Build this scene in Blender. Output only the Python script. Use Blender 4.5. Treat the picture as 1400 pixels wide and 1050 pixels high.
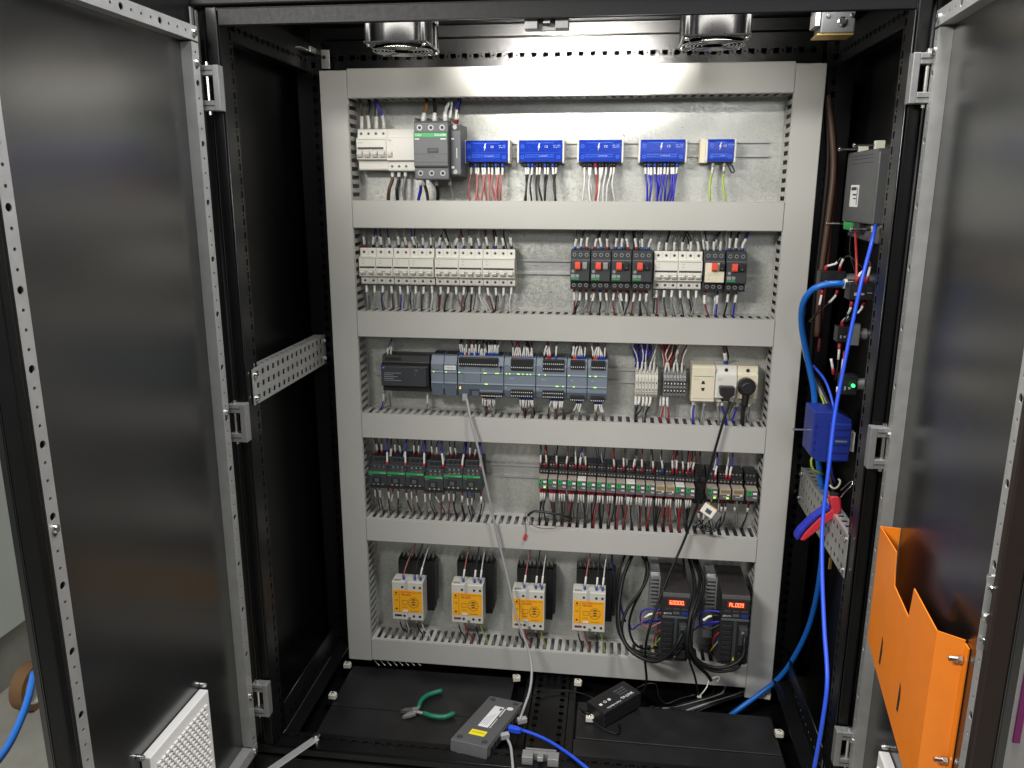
import bpy, bmesh, math, random
from mathutils import Vector, Matrix
random.seed(11)
for o in list(bpy.data.objects): bpy.data.objects.remove(o)
S = bpy.context.scene
C = S.collection
R = math.radians

# ------------------------------------------------------------------ camera
CAM = Vector((0.116, -1.801, 1.307)); FPX = 1085.4
YAW, PIT, ROL = -0.1241, -0.2373, 0.0025
def basis():
    cy, sy, cp, sp = math.cos(YAW), math.sin(YAW), math.cos(PIT), math.sin(PIT)
    f = Vector((sy*cp, cy*cp, sp)); r = Vector((cy, -sy, 0)); u = r.cross(f)
    c, s = math.cos(ROL), math.sin(ROL)
    return c*r + s*u, -s*r + c*u, f
CR, CU, CF = basis()
cd = bpy.data.cameras.new('camera'); cam = bpy.data.objects.new('camera', cd); C.objects.link(cam)
cd.sensor_width = 36; cd.lens = 36*FPX/1400; cd.clip_start = 0.02; cd.clip_end = 60
cam.matrix_world = Matrix(((CR.x, CU.x, -CF.x, CAM.x), (CR.y, CU.y, -CF.y, CAM.y), (CR.z, CU.z, -CF.z, CAM.z), (0, 0, 0, 1)))
S.camera = cam
def at(px, py, Y=None, X=None, Z=None):
    """a point of the place measured on the photograph, at a known depth, side or height"""
    d = CF + CR*((px-700)/FPX) + CU*((525-py)/FPX)
    if Y is not None: t = (Y-CAM.y)/d.y
    elif X is not None: t = (X-CAM.x)/d.x
    else: t = (Z-CAM.z)/d.z
    return CAM + d*t
def ax(px, py, Y): return at(px, py, Y=Y).x
def az(px, py, Y): return at(px, py, Y=Y).z

# ------------------------------------------------------------------ light
W = bpy.data.worlds.new('World'); S.world = W; W.use_nodes = True
bg = W.node_tree.nodes['Background']; bg.inputs[0].default_value = (0.95, 1.0, 0.97, 1); bg.inputs[1].default_value = 0.03
def area(name, loc, target, sx, sy, power, col):
    l = bpy.data.lights.new(name, 'AREA'); l.shape = 'RECTANGLE'; l.size = sx; l.size_y = sy; l.energy = power; l.color = col
    o = bpy.data.objects.new(name, l); C.objects.link(o); o.location = loc
    o.rotation_euler = (Vector(target)-Vector(loc)).to_track_quat('-Z', 'Y').to_euler()
    return o
area('cabinet_lamp', (0.02, -0.335, 1.628), (0.02, 0.06, 1.60), 0.90, 0.02, 3.4, (1.0, 0.97, 0.90))
area('cabinet_lamp_spot', (0.02, -0.325, 1.622), (0.02, 0.06, 1.62), 0.30, 0.02, 3.6, (1.0, 0.97, 0.90)).data.spread = R(54)  # added narrow emitter, heats the middle of the top duct for the door sheen
area('ceiling_lamp', (-0.88, -1.85, 2.05), (0.0, 0.0, 0.75), 0.7, 0.18, 43, (1.0, 0.975, 0.93))
area('overhead_lamp', (0.40, -0.68, 2.60), (0.3, -0.72, 0.0), 1.0, 0.20, 58, (0.98, 0.98, 1.0))
area('rear_room_lamp', (0.70, -4.60, 2.10), (0.1, 0.0, 1.0), 1.2, 0.6, 22, (0.97, 0.99, 1.0))  # added weak frontal fill from behind the camera, lifts the shadows
S.view_settings.view_transform = 'Standard'; S.view_settings.look = 'None'; S.view_settings.gamma = 1
S.view_settings.exposure = 0.0
S.render.engine = 'CYCLES'
S.cycles.max_bounces = 6; S.cycles.diffuse_bounces = 3; S.cycles.glossy_bounces = 3; S.cycles.caustics_reflective = False; S.cycles.caustics_refractive = False

# ------------------------------------------------------------------ materials
M = {}
def mat(name, col, rough=0.5, metal=0.0, var=0.06, scale=60, bump=0.0, bscale=400, emit=None, es=0, spec=0.5, coat=0, rvar=0.08, alpha=1, trans=0, ior=1.5):
    m = bpy.data.materials.new(name); m.use_nodes = True; nt = m.node_tree; b = nt.nodes['Principled BSDF']
    b.inputs['Roughness'].default_value = rough; b.inputs['Metallic'].default_value = metal
    b.inputs['Specular IOR Level'].default_value = spec; b.inputs['Coat Weight'].default_value = coat
    b.inputs['Transmission Weight'].default_value = trans
    b.inputs['Alpha'].default_value = alpha; b.inputs['IOR'].default_value = ior
    tc = nt.nodes.new('ShaderNodeTexCoord')
    n = nt.nodes.new('ShaderNodeTexNoise'); n.inputs['Scale'].default_value = scale; n.inputs['Detail'].default_value = 4
    nt.links.new(tc.outputs['Object'], n.inputs['Vector'])
    mx = nt.nodes.new('ShaderNodeMix'); mx.data_type = 'RGBA'
    c0 = [max(0, c*(1-var*2)) for c in col]; c1 = [min(1, c*(1+var*2)) for c in col]
    mx.inputs[6].default_value = (*c0, 1); mx.inputs[7].default_value = (*c1, 1)
    nt.links.new(n.outputs[0], mx.inputs[0]); nt.links.new(mx.outputs[2], b.inputs['Base Color'])
    if rvar:
        mr = nt.nodes.new('ShaderNodeMapRange'); mr.inputs[3].default_value = max(0.02, rough-rvar); mr.inputs[4].default_value = min(1, rough+rvar)
        n2 = nt.nodes.new('ShaderNodeTexNoise'); n2.inputs['Scale'].default_value = scale*0.35; n2.inputs['Detail'].default_value = 6
        nt.links.new(tc.outputs['Object'], n2.inputs['Vector']); nt.links.new(n2.outputs[0], mr.inputs[0]); nt.links.new(mr.outputs[0], b.inputs['Roughness'])
    if bump:
        n3 = nt.nodes.new('ShaderNodeTexNoise'); n3.inputs['Scale'].default_value = bscale; n3.inputs['Detail'].default_value = 2
        nt.links.new(tc.outputs['Object'], n3.inputs['Vector'])
        bp = nt.nodes.new('ShaderNodeBump'); bp.inputs['Strength'].default_value = bump; bp.inputs['Distance'].default_value = 0.001
        nt.links.new(n3.outputs[0], bp.inputs['Height']); nt.links.new(bp.outputs[0], b.inputs['Normal'])
    if emit:
        b.inputs['Emission Color'].default_value = (*emit, 1); b.inputs['Emission Strength'].default_value = es
    M[name] = m
    return m
def galvanised():
    m = bpy.data.materials.new('galvanised'); m.use_nodes = True; nt = m.node_tree; b = nt.nodes['Principled BSDF']
    tc = nt.nodes.new('ShaderNodeTexCoord')
    wn = nt.nodes.new('ShaderNodeTexNoise'); wn.inputs['Scale'].default_value = 40; nt.links.new(tc.outputs['Object'], wn.inputs['Vector'])
    ad = nt.nodes.new('ShaderNodeMix'); ad.data_type = 'RGBA'; ad.inputs[0].default_value = 0.02
    nt.links.new(tc.outputs['Object'], ad.inputs[6]); nt.links.new(wn.outputs['Color'], ad.inputs[7])
    v = nt.nodes.new('ShaderNodeTexVoronoi'); v.inputs['Scale'].default_value = 330; nt.links.new(ad.outputs[2], v.inputs['Vector'])
    n = nt.nodes.new('ShaderNodeTexNoise'); n.inputs['Scale'].default_value = 14; n.inputs['Detail'].default_value = 10; nt.links.new(tc.outputs['Object'], n.inputs['Vector'])
    bw = nt.nodes.new('ShaderNodeRGBToBW'); nt.links.new(v.outputs['Color'], bw.inputs[0])
    mm = nt.nodes.new('ShaderNodeMix'); mm.data_type = 'FLOAT'; mm.inputs[0].default_value = 0.62
    nt.links.new(bw.outputs[0], mm.inputs[2]); nt.links.new(n.outputs[0], mm.inputs[3])
    cr = nt.nodes.new('ShaderNodeValToRGB'); cr.color_ramp.elements[0].position = 0.25; cr.color_ramp.elements[0].color = (0.40, 0.405, 0.375, 1)
    cr.color_ramp.elements[1].position = 0.72; cr.color_ramp.elements[1].color = (0.60, 0.605, 0.565, 1)
    nt.links.new(mm.outputs[0], cr.inputs[0]); nt.links.new(cr.outputs[0], b.inputs['Base Color'])
    mr = nt.nodes.new('ShaderNodeMapRange'); mr.inputs[3].default_value = 0.26; mr.inputs[4].default_value = 0.50
    nt.links.new(bw.outputs[0], mr.inputs[0]); nt.links.new(mr.outputs[0], b.inputs['Roughness'])
    b.inputs['Metallic'].default_value = 0.48
    bp = nt.nodes.new('ShaderNodeBump'); bp.inputs['Strength'].default_value = 0.10; bp.inputs['Distance'].default_value = 0.0006
    nt.links.new(bw.outputs[0], bp.inputs['Height']); nt.links.new(bp.outputs[0], b.inputs['Normal'])
    M['galvanised'] = m
galvanised()
mat('duct', (0.47, 0.465, 0.435), 0.46, var=0.035, scale=7, bump=0.03, bscale=900)
mat('black_paint', (0.0045, 0.0045, 0.0048), 0.30, spec=0.34, var=0.15, scale=25, bump=0.10, bscale=900, rvar=0.06)
mat('door_paint', (0.006, 0.006, 0.0063), 0.25, spec=0.95, ior=1.74, var=0.3, scale=9, bump=0.05, bscale=900, rvar=0.05)
mat('panel_black', (0.0025, 0.0025, 0.0027), 0.32, spec=0.22, var=0.12, scale=15, bump=0.08, bscale=1100, rvar=0.05)
mat('black_matt', (0.012, 0.012, 0.013), 0.62, var=0.2, scale=90)
mat('floor_paint', (0.010, 0.010, 0.011), 0.42, var=0.5, scale=14, bump=0.06, bscale=600, rvar=0.16)
mat('header_paint', (0.005, 0.005, 0.0054), 0.50, spec=0.25, var=0.2, scale=300, bump=0.25, bscale=700)
mat('rubber', (0.006, 0.006, 0.0062), 0.48, spec=0.3)
mat('zinc', (0.47, 0.47, 0.455), 0.40, 0.5, var=0.10, scale=35, rvar=0.12)
mat('steel', (0.62, 0.62, 0.60), 0.25, 1.0, var=0.06, scale=80)
mat('chrome', (0.008, 0.008, 0.009), 0.26, 0.0, spec=0.3, var=0.05, rvar=0.02)
mat('cast_grey', (0.30, 0.30, 0.295), 0.45, 0.5, var=0.08, scale=120)
mat('white_plastic', (0.72, 0.70, 0.64), 0.42, var=0.02, scale=50)
mat('cream', (0.74, 0.68, 0.52), 0.42, var=0.02)
mat('beige', (0.66, 0.58, 0.43), 0.45, var=0.02)
mat('sleeve', (0.75, 0.74, 0.70), 0.5, var=0.05, scale=400)
mat('charcoal', (0.036, 0.041, 0.045), 0.46, var=0.06, scale=200)
mat('charcoal_light', (0.085, 0.09, 0.096), 0.46, var=0.05, scale=200)
mat('black_plastic', (0.016, 0.016, 0.017), 0.40, var=0.1)
mat('green', (0.02, 0.32, 0.075), 0.42)
mat('red', (0.62, 0.035, 0.03), 0.4)
mat('salmon', (0.78, 0.09, 0.055), 0.38)
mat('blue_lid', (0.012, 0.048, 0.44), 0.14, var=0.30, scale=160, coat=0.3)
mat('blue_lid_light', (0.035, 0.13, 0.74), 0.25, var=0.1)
mat('blue_box', (0.013, 0.030, 0.24), 0.45)
mat('plc', (0.168, 0.205, 0.255), 0.48, var=0.03, scale=120)
mat('plc_dark', (0.090, 0.112, 0.145), 0.5, var=0.03)
mat('plc_edge', (0.30, 0.345, 0.40), 0.45, var=0.02)
mat('yellow_label', (0.95, 0.43, 0.012), 0.45, var=0.03)
mat('ssr_body', (0.60, 0.58, 0.51), 0.5, var=0.03)
mat('orange_red', (0.80, 0.10, 0.01), 0.5)
mat('orange', (0.94, 0.245, 0.014), 0.40, var=0.04, scale=30, bump=0.05, bscale=900)
mat('ink', (0.05, 0.035, 0.02), 0.6)
mat('ink_white', (0.75, 0.75, 0.75), 0.6)
mat('ink_grey', (0.28, 0.28, 0.29), 0.6)
mat('paper', (0.78, 0.78, 0.77), 0.6, var=0.02)
mat('paper_yellow', (0.85, 0.72, 0.02), 0.5)
mat('brass', (0.62, 0.42, 0.13), 0.35, 0.9)
mat('relay_clear', (0.36, 0.31, 0.26), 0.28, var=0.1, scale=200, coat=0.2)
mat('relay_grey', (0.105, 0.105, 0.105), 0.42, var=0.08)
mat('relay_white', (0.66, 0.64, 0.58), 0.4)
mat('heatsink', (0.014, 0.014, 0.015), 0.42, 0.3)
mat('drive', (0.024, 0.021, 0.020), 0.50, var=0.1, scale=120, bump=0.04, bscale=700)
mat('aluminium', (0.55, 0.56, 0.56), 0.40, 0.85, var=0.05)
mat('clip', (0.66, 0.64, 0.54), 0.55)
mat('led_green', (0.2, 0.6, 0.05), 0.4, emit=(0.45, 1.0, 0.08), es=1.6)
mat('led_amber', (0.6, 0.4, 0.05), 0.4, emit=(1.0, 0.6, 0.08), es=1.6)
mat('led_red', (0.8, 0.1, 0.06), 0.4, emit=(1.0, 0.20, 0.07), es=3.0)
mat('led_window', (0.06, 0.003, 0.003), 0.25, emit=(1.0, 0.008, 0.008), es=0.2)
mat('lamp_green', (0.05, 0.6, 0.12), 0.4, emit=(0.05, 1.0, 0.22), es=2.2)
mat('led_blue', (0.05, 0.05, 0.6), 0.4, emit=(0.1, 0.12, 1.0), es=1.0)
mat('grip_green', (0.012, 0.16, 0.095), 0.38)
mat('tool_red', (0.55, 0.03, 0.045), 0.42)
mat('tool_blue', (0.02, 0.03, 0.38), 0.42)
mat('cable_blue', (0.022, 0.085, 0.66), 0.38)
mat('cable_sky', (0.008, 0.125, 0.50), 0.36)
mat('hose_blue', (0.03, 0.19, 0.72), 0.36)
mat('cable_grey', (0.34, 0.34, 0.34), 0.45)
mat('hmi', (0.105, 0.108, 0.112), 0.42, 0.2, var=0.04, scale=60)
mat('filter', (0.82, 0.81, 0.77), 0.5, var=0.02)
mat('concrete', (0.30, 0.295, 0.26), 0.75, var=0.25, scale=6, bump=0.25, bscale=60)
mat('panel_grey', (0.60, 0.65, 0.61), 0.5, var=0.06, scale=5)
mat('wall_paint', (0.72, 0.71, 0.68), 0.7, var=0.02)
mat('brown_paint', (0.022, 0.013, 0.011), 0.45)
mat('beige_panel', (0.74, 0.70, 0.68), 0.5, var=0.03)
mat('magenta', (0.45, 0.05, 0.28), 0.5)
mat('cardboard', (0.20, 0.11, 0.05), 0.7)
for k, c in dict(black=(0.013, 0.013, 0.014), brown=(0.085, 0.045, 0.03), tan=(0.25, 0.12, 0.04), grey=(0.22, 0.22, 0.215), blue=(0.03, 0.03, 0.40), red=(0.40, 0.03, 0.03),
                 pink=(0.42, 0.13, 0.12), white=(0.62, 0.62, 0.60), lime=(0.35, 0.50, 0.06), maroon=(0.16, 0.03, 0.03), navy=(0.012, 0.015, 0.10)).items():
    mat('wire_'+k, c, 0.42, var=0.05)
mat('ferrule_red', (0.36, 0.012, 0.03), 0.42); mat('ferrule_blue', (0.02, 0.07, 0.42), 0.42); mat('ferrule_black', (0.02, 0.02, 0.02), 0.4)
mat('ferrule_grey', (0.35, 0.34, 0.32), 0.4); mat('ferrule_orange', (0.75, 0.11, 0.03), 0.4)

# ------------------------------------------------------------------ mesh helpers
class MB:
    def __init__(s): s.v = []; s.f = []
    def add(s, vs, fs):
        n = len(s.v); s.v += [tuple(v) for v in vs]; s.f += [tuple(i+n for i in f) for f in fs]; return s
    def box(s, x0, x1, y0, y1, z0, z1):
        return s.add([(x0, y0, z0), (x1, y0, z0), (x1, y1, z0), (x0, y1, z0), (x0, y0, z1), (x1, y0, z1), (x1, y1, z1), (x0, y1, z1)],
                     [(0, 3, 2, 1), (4, 5, 6, 7), (0, 1, 5, 4), (1, 2, 6, 5), (2, 3, 7, 6), (3, 0, 4, 7)])
    def prism(s, poly, a0, a1, axis='x'):
        """poly: (p,q) pairs; axis x -> (y,z), y -> (x,z), z -> (x,y)"""
        n = len(poly)
        def P(a, p): return (a, p[0], p[1]) if axis == 'x' else (p[0], a, p[1]) if axis == 'y' else (p[0], p[1], a)
        vs = [P(a0, p) for p in poly]+[P(a1, p) for p in poly]
        fs = [tuple(range(n)), tuple(range(2*n-1, n-1, -1))]+[(i, i+n, (i+1) % n+n, (i+1) % n) for i in range(n)]
        return s.add(vs, fs)
    def cyl(s, c, ax_, r, h, n=12, r2=None):
        """cylinder from c along ax_ (unit vector or letter) for length h"""
        d = {'x': Vector((1, 0, 0)), 'y': Vector((0, 1, 0)), 'z': Vector((0, 0, 1))}[ax_] if isinstance(ax_, str) else Vector(ax_).normalized()
        u = d.orthogonal().normalized(); w = d.cross(u); c = Vector(c); r2 = r if r2 is None else r2
        vs = [c+(u*math.cos(2*math.pi*i/n)+w*math.sin(2*math.pi*i/n))*r for i in range(n)]+[c+d*h+(u*math.cos(2*math.pi*i/n)+w*math.sin(2*math.pi*i/n))*r2 for i in range(n)]
        return s.add(vs, [tuple(range(n-1, -1, -1)), tuple(range(n, 2*n))]+[(i, (i+1) % n, (i+1) % n+n, i+n) for i in range(n)])
    def tube(s, pts, r, n=7, cap=True):
        pts = [Vector(p) for p in pts]; k = len(pts); vs = []; fs = []
        t = (pts[1]-pts[0]).normalized(); u = t.orthogonal().normalized()
        for i, p in enumerate(pts):
            t = (pts[min(i+1, k-1)]-pts[max(i-1, 0)]).normalized()
            u = (u-t*u.dot(t)); u = u.normalized() if u.length > 1e-6 else t.orthogonal().normalized(); w = t.cross(u)
            rr = r[i] if isinstance(r, (list, tuple)) else r
            vs += [p+(u*math.cos(2*math.pi*j/n)+w*math.sin(2*math.pi*j/n))*rr for j in range(n)]
        for i in range(k-1):
            fs += [(i*n+j, i*n+(j+1) % n, (i+1)*n+(j+1) % n, (i+1)*n+j) for j in range(n)]
        if cap: fs += [tuple(range(n-1, -1, -1)), tuple(range((k-1)*n, k*n))]
        return s.add(vs, fs)
    def ring(s, c, axis, r0, r1, h, n=20):
        """flat washer/collar along axis letter"""
        d, u, w = {'x': ((1, 0, 0), (0, 1, 0), (0, 0, 1)), 'y': ((0, 1, 0), (0, 0, 1), (1, 0, 0)), 'z': ((0, 0, 1), (1, 0, 0), (0, 1, 0))}[axis]
        d, u, w, c = Vector(d), Vector(u), Vector(w), Vector(c); vs = []
        for (r, hh) in ((r0, 0), (r1, 0), (r1, h), (r0, h)):
            vs += [c+d*hh+(u*math.cos(2*math.pi*i/n)+w*math.sin(2*math.pi*i/n))*r for i in range(n)]
        fs = []
        for a in range(4):
            b = (a+1) % 4
            fs += [(a*n+i, a*n+(i+1) % n, b*n+(i+1) % n, b*n+i) for i in range(n)]
        return s.add(vs, fs)
    def tf(s, m):
        s.v = [tuple(m @ Vector(v)) for v in s.v]; return s
    def build(s, name, m, parent=None, bevel=0, smooth=None, loc=None):
        me = bpy.data.meshes.new(name); me.from_pydata(s.v, [], s.f); me.update()
        bm = bmesh.new(); bm.from_mesh(me); bmesh.ops.recalc_face_normals(bm, faces=bm.faces); bm.to_mesh(me); bm.free()
        return put(name, me, m, parent, bevel, smooth, loc)
def put(name, me, m, parent=None, bevel=0, smooth=None, loc=None):
    if m is not None and not me.materials: me.materials.append(M[m])
    o = bpy.data.objects.new(name, me); C.objects.link(o)
    if parent is not None: o.parent = parent
    if loc is not None: o.location = loc
    if smooth:
        me.shade_smooth()
        if smooth != 'all': me.set_sharp_from_angle(angle=R(40))
    if bevel:
        b = o.modifiers.new('bevel', 'BEVEL'); b.width = bevel; b.segments = 2; b.limit_method = 'ANGLE'; b.angle_limit = R(35)
        b.harden_normals = False
    return o
def B(name, m, parent, *boxes, bevel=0):
    mb = MB()
    for b in boxes: mb.box(*b)
    return mb.build(name, m, parent, bevel)
def tag(o, label, cat=None, group=None, kind=None):
    if label: o['label'] = label
    if cat: o['category'] = cat
    if group: o['group'] = group
    if kind: o['kind'] = kind
    return o
def thing(name, label, cat, loc=(0, 0, 0), group=None):
    o = bpy.data.objects.new(name, None); o.empty_display_size = 0.02; C.objects.link(o); o.location = loc
    return tag(o, label, cat, group)
def copy_tree(o, parent=None, loc=None, label=None):
    c = o.copy(); C.objects.link(c); c.parent = parent
    if loc is not None: c.location = loc
    if label: c['label'] = label
    for ch in [x for x in C.objects if x.parent == o]: copy_tree(ch, c)
    return c
_txt = {}
def text(name, s, size, m, parent, loc, rot=(R(90), 0, 0), align='CENTER', bold=0.0, sx=1.0):
    key = (s, align, bold)
    if key not in _txt:
        cu = bpy.data.curves.new('lettering', 'FONT'); cu.body = s; cu.size = 1; cu.align_x = align; cu.align_y = 'CENTER'; cu.offset = bold; cu.resolution_u = 2
        t = bpy.data.objects.new('lettering', cu); C.objects.link(t)
        me0 = bpy.data.meshes.new_from_object(t); bpy.data.objects.remove(t); _txt[key] = me0
    me = _txt[key].copy(); me.materials.clear(); me.materials.append(M[m])
    o = bpy.data.objects.new(name, me); C.objects.link(o); o.parent = parent; o.location = loc; o.rotation_euler = rot; o.scale = (size*sx, size, size)
    return o
def smooth_path(P, step=0.012):
    P = [Vector(p) for p in P]
    if len(P) < 3: return P
    Q = [P[0]*2-P[1]]+P+[P[-1]*2-P[-2]]; out = [P[0]]
    for i in range(1, len(Q)-2):
        a, b, c, d = Q[i-1:i+3]; n = max(2, int((c-b).length/step))
        for k in range(1, n+1):
            t = k/n
            out.append(0.5*((2*b)+(c-a)*t+(2*a-5*b+4*c-d)*t*t+(3*b-a-3*c+d)*t**3))
    return out
def sub_path(P, s0, s1):
    out = []; s = 0
    for i in range(len(P)-1):
        L = (P[i+1]-P[i]).length
        if L < 1e-9: continue
        a, b = s, s+L
        if not out and a <= s0 < b: out.append(P[i].lerp(P[i+1], (s0-a)/L))
        if out and b <= s1: out.append(P[i+1])
        if out and a < s1 < b: out.append(P[i].lerp(P[i+1], (s1-a)/L)); break
        s = b
    return out
def wire(pts, r, m, label, group=None, ferr=None, sleeve=None, name='wire', cat='wire', n=6, step=0.012):
    o = Vector(pts[0]); P = smooth_path([Vector(p)-o for p in pts], step)
    w = MB().tube(P, r, n).build(name, m, None, smooth='all', loc=o); tag(w, label, cat, group)
    s = 0
    if ferr:
        q = sub_path(P, 0, ferr[1])
        if len(q) > 1: MB().tube(q, ferr[2] if len(ferr) > 2 else r*1.55, n).build('ferrule', ferr[0], w, smooth='all')
        s = ferr[1]
    if sleeve:
        s = sleeve[2] if len(sleeve) > 2 else s
        q = sub_path(P, s, s+sleeve[0])
        if len(q) > 1: MB().tube(q, sleeve[1] if len(sleeve) > 1 and sleeve[1] else r*1.5, n).build('marker_sleeve', 'sleeve', w, smooth='all')
    return w
def holed(cells, t, m4, hole_n=8):
    """sheet made of cells (u0,u1,v0,v1,holes) with one hole each: ('r',ru,rv) rect or ('c',r) round or None; in the u,v plane, thickness t along w; m4 maps (u,v,w)"""
    mb = MB()
    for (u0, u1, v0, v1, h) in cells:
        cu, cv = (u0+u1)/2, (v0+v1)/2
        if h is None:
            mb.box(u0, u1, v0, v1, -t, 0); continue
        if h[0] == 'r':
            hp = [(cu-h[1], cv-h[2]), (cu+h[1], cv-h[2]), (cu+h[1], cv+h[2]), (cu-h[1], cv+h[2])]; k = 1
        else:
            hp = [(cu+h[1]*math.cos(2*math.pi*(i+.5)/12-math.pi*.75-math.pi/12), cv+h[1]*math.sin(2*math.pi*(i+.5)/12-math.pi*.75-math.pi/12)) for i in range(12)]; k = 3
        oc = [(u0, v0), (u1, v0), (u1, v1), (u0, v1)]
        nh = len(hp); vs = []; fs = []
        for z in (0, -t):
            vs += [(p[0], p[1], z) for p in oc]+[(p[0], p[1], z) for p in hp]
        st = 4+nh
        for b in (0, st):
            for c in range(4):
                a = [b+c, b+(c+1) % 4]; hh = [b+4+((c*k+j) % nh) for j in range(k+1)]
                fs.append(tuple(a+hh[::-1]))
        for j in range(nh): fs.append((4+j, 4+(j+1) % nh, st+4+(j+1) % nh, st+4+j))
        for c in range(4): fs.append((c, (c+1) % 4, st+(c+1) % 4, st+c))
        mb.add(vs, fs)
    return mb.tf(m4)
def frame(o, u, v, w): return Matrix(((u[0], v[0], w[0], o[0]), (u[1], v[1], w[1], o[1]), (u[2], v[2], w[2], o[2]), (0, 0, 0, 1)))
def strip_cells(L, v0, v1, pat, start=0.0):
    """row of cells along u; pat: list of (length, hole)"""
    out = []; u = start; i = 0
    while u < L-1e-6:
        l, h = pat[i % len(pat)]
        if u+l > L: l, h = L-u, None
        out.append((u, u+l, v0, v1, h)); u += l; i += 1
    return out
# ================================================================== the setting
def struct(o): o['kind'] = 'structure'; return o
struct(B('floor', 'concrete', None, (-6, 6, -6, 3, -0.1, 0.0)))
struct(B('wall', 'wall_paint', None, (-6, 6, 1.6, 1.7, 0.0, 3.2)))

# ================================================================== cabinet
cab = thing('electrical_cabinet', 'large black steel electrical cabinet with both doors swung open', 'cabinet')
SLOT = [(0.0155, ('r', 0.0062, 0.0046)), (0.0095, ('c', 0.0021))]
Z0, Z1 = 0.143, 1.586
for s in (-1, 1):
    # front post: box behind, slotted strip turned inward
    o = B('front_post', 'black_paint', cab, (min(s*.579, s*.600), max(s*.579, s*.600), -.388, -.345, .05, 1.64), (min(s*.600, s*.628), max(s*.600, s*.628), -.374, -.345, .05, 1.64), bevel=.002)
    m4 = frame((s*.574, -.390, Z0), (0, 0, 1), (0, 1, 0), (-s, 0, 0))
    holed([(0, Z1-Z0, 0, .028, None)]+strip_cells(Z1-Z0, .028, .048, SLOT), .002, m4).build('slotted_strip', 'black_paint', o)
    MB().tube([(s*.5745, -.391, Z0), (s*.5745, -.391, Z1)], .0016, 6).build('lip_edge', 'black_paint', o, smooth='all')
    MB().tube([(s*.607, -.377, .06), (s*.607, -.377, 1.62)], .004, 6).build('door_seal', 'rubber', o, smooth='all')
    # rear post
    o = B('rear_post', 'black_paint', cab, (min(s*.603, s*.606), max(s*.603, s*.606), .036, .12, .08, 1.64))
    m4 = frame((s*.546, .034, .10), (0, 0, 1), (s, 0, 0), (0, -1, 0))
    holed([(0, 1.53, 0, .009, None)]+strip_cells(1.53, .009, .029, SLOT)+[(0, 1.53, .029, .058, None)], .002, m4).build('slotted_face', 'black_paint', o)
    # rails running front to back
    m4 = frame((s*.576, -.342, 1.572), (0, 1, 0), (0, 0, 1), (-s, 0, 0))
    o = holed([(0, .376, 0, .010, None)]+strip_cells(.376, .010, .030, SLOT)+[(0, .376, .030, .060, None)], .002, m4).build('top_side_rail', 'black_paint', cab)
    B('flange', 'black_paint', o, (min(s*.578, s*.60), max(s*.578, s*.60), -.342, .034, 1.570, 1.5725))
    m4 = frame((s*.570, -.342, .145), (0, 1, 0), (0, 0, 1), (-s, 0, 0))
    o = holed([(0, .376, 0, .014, None)]+strip_cells(.376, .014, .034, SLOT)+[(0, .376, .034, .066, None)], .002, m4).build('bottom_side_rail', 'black_paint', cab)
    B('flange', 'black_paint', o, (min(s*.540, s*.570), max(s*.540, s*.570), -.342, .034, .1415, .1445))
    MB().tube([(s*.5715, -.34, .2115), (s*.5715, .03, .2115)], .0022, 6).build('rounded_edge', 'black_paint', o, smooth='all')
    B('side_panel', 'panel_black', cab, (min(s*.628, s*.632), max(s*.628, s*.632), -.374, .165, .05, 1.684))
B('back_panel', 'panel_black', cab, (-.628, .628, .160, .165, .05, 1.684))
B('top_panel', 'black_paint', cab, (-.628, .628, -.344, .160, 1.678, 1.682))
h = B('header', 'header_paint', cab, (-.628, .628, -.398, -.346, 1.618, 1.684), bevel=.003)
B('lower_lip', 'header_paint', h, (-.5755, .5755, -.3905, -.386, 1.586, 1.614), bevel=.0012)
MB().tube([(-.5755, -.3912, 1.5862), (.5755, -.3912, 1.5862)], .0016, 6).build('lip_edge', 'black_paint', h, smooth='all')
B('groove', 'rubber', h, (-.60, .60, -.386, -.360, 1.612, 1.618))
m4 = frame((-.40, -.362, 1.592), (1, 0, 0), (0, 0, 1), (0, -1, 0))
holed(strip_cells(.88, 0, .010, [(.017, ('r', .0065, .0028)), (.014, None)]), .002, m4).build('perforated_rail', 'zinc', cab)
# rear top rail with square holes
m4 = frame((-.546, .070, 1.576), (1, 0, 0), (0, 0, 1), (0, -1, 0))
o = holed([(0, 1.092, 0, .016, None)]+strip_cells(1.092, .016, .036, [(.0155, ('r', .0060, .0058)), (.0105, ('c', .0022))])+[(0, 1.092, .036, .064, None)], .002, m4).build('rear_top_rail', 'black_paint', cab)
MB().tube([(-.546, .069, 1.6405), (.546, .069, 1.6405)], .0022, 6).build('rounded_edge', 'black_paint', o, smooth='all')
B('upper_crossmember', 'black_paint', cab, (-.60, .60, .118, .122, 1.600, 1.676))
# sill and floor
sl = B('sill', 'black_paint', cab, (-.628, .628, -.398, -.346, .05, .118), (-.628, .628, -.392, -.346, .1225, .1405), bevel=.002)
m4 = frame((-.572, -.392, .1435), (1, 0, 0), (0, 1, 0), (0, 0, 1))
holed([(0, 1.144, 0, .022, None)]+strip_cells(1.144, .022, .042, [(.0155, ('r', .0060, .0058)), (.0105, ('c', .0022))])+[(0, 1.144, .042, .050, None)], .002, m4).build('slotted_flange', 'black_paint', sl)
MB().tube([(-.574, -.392, .1425), (.574, -.392, .1425)], .0022, 6).build('rounded_edge', 'black_paint', sl, smooth='all')
B('floor_plate', 'floor_paint', cab, (-.535, -.070, -.342, -.160, .074, .080), bevel=.0015)
B('floor_plate', 'floor_paint', cab, (-.535, -.100, -.157, .012, .074, .080), bevel=.0015)
B('floor_plate', 'floor_paint', cab, (.062, .530, -.340, -.205, .074, .080), bevel=.0015)
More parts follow.
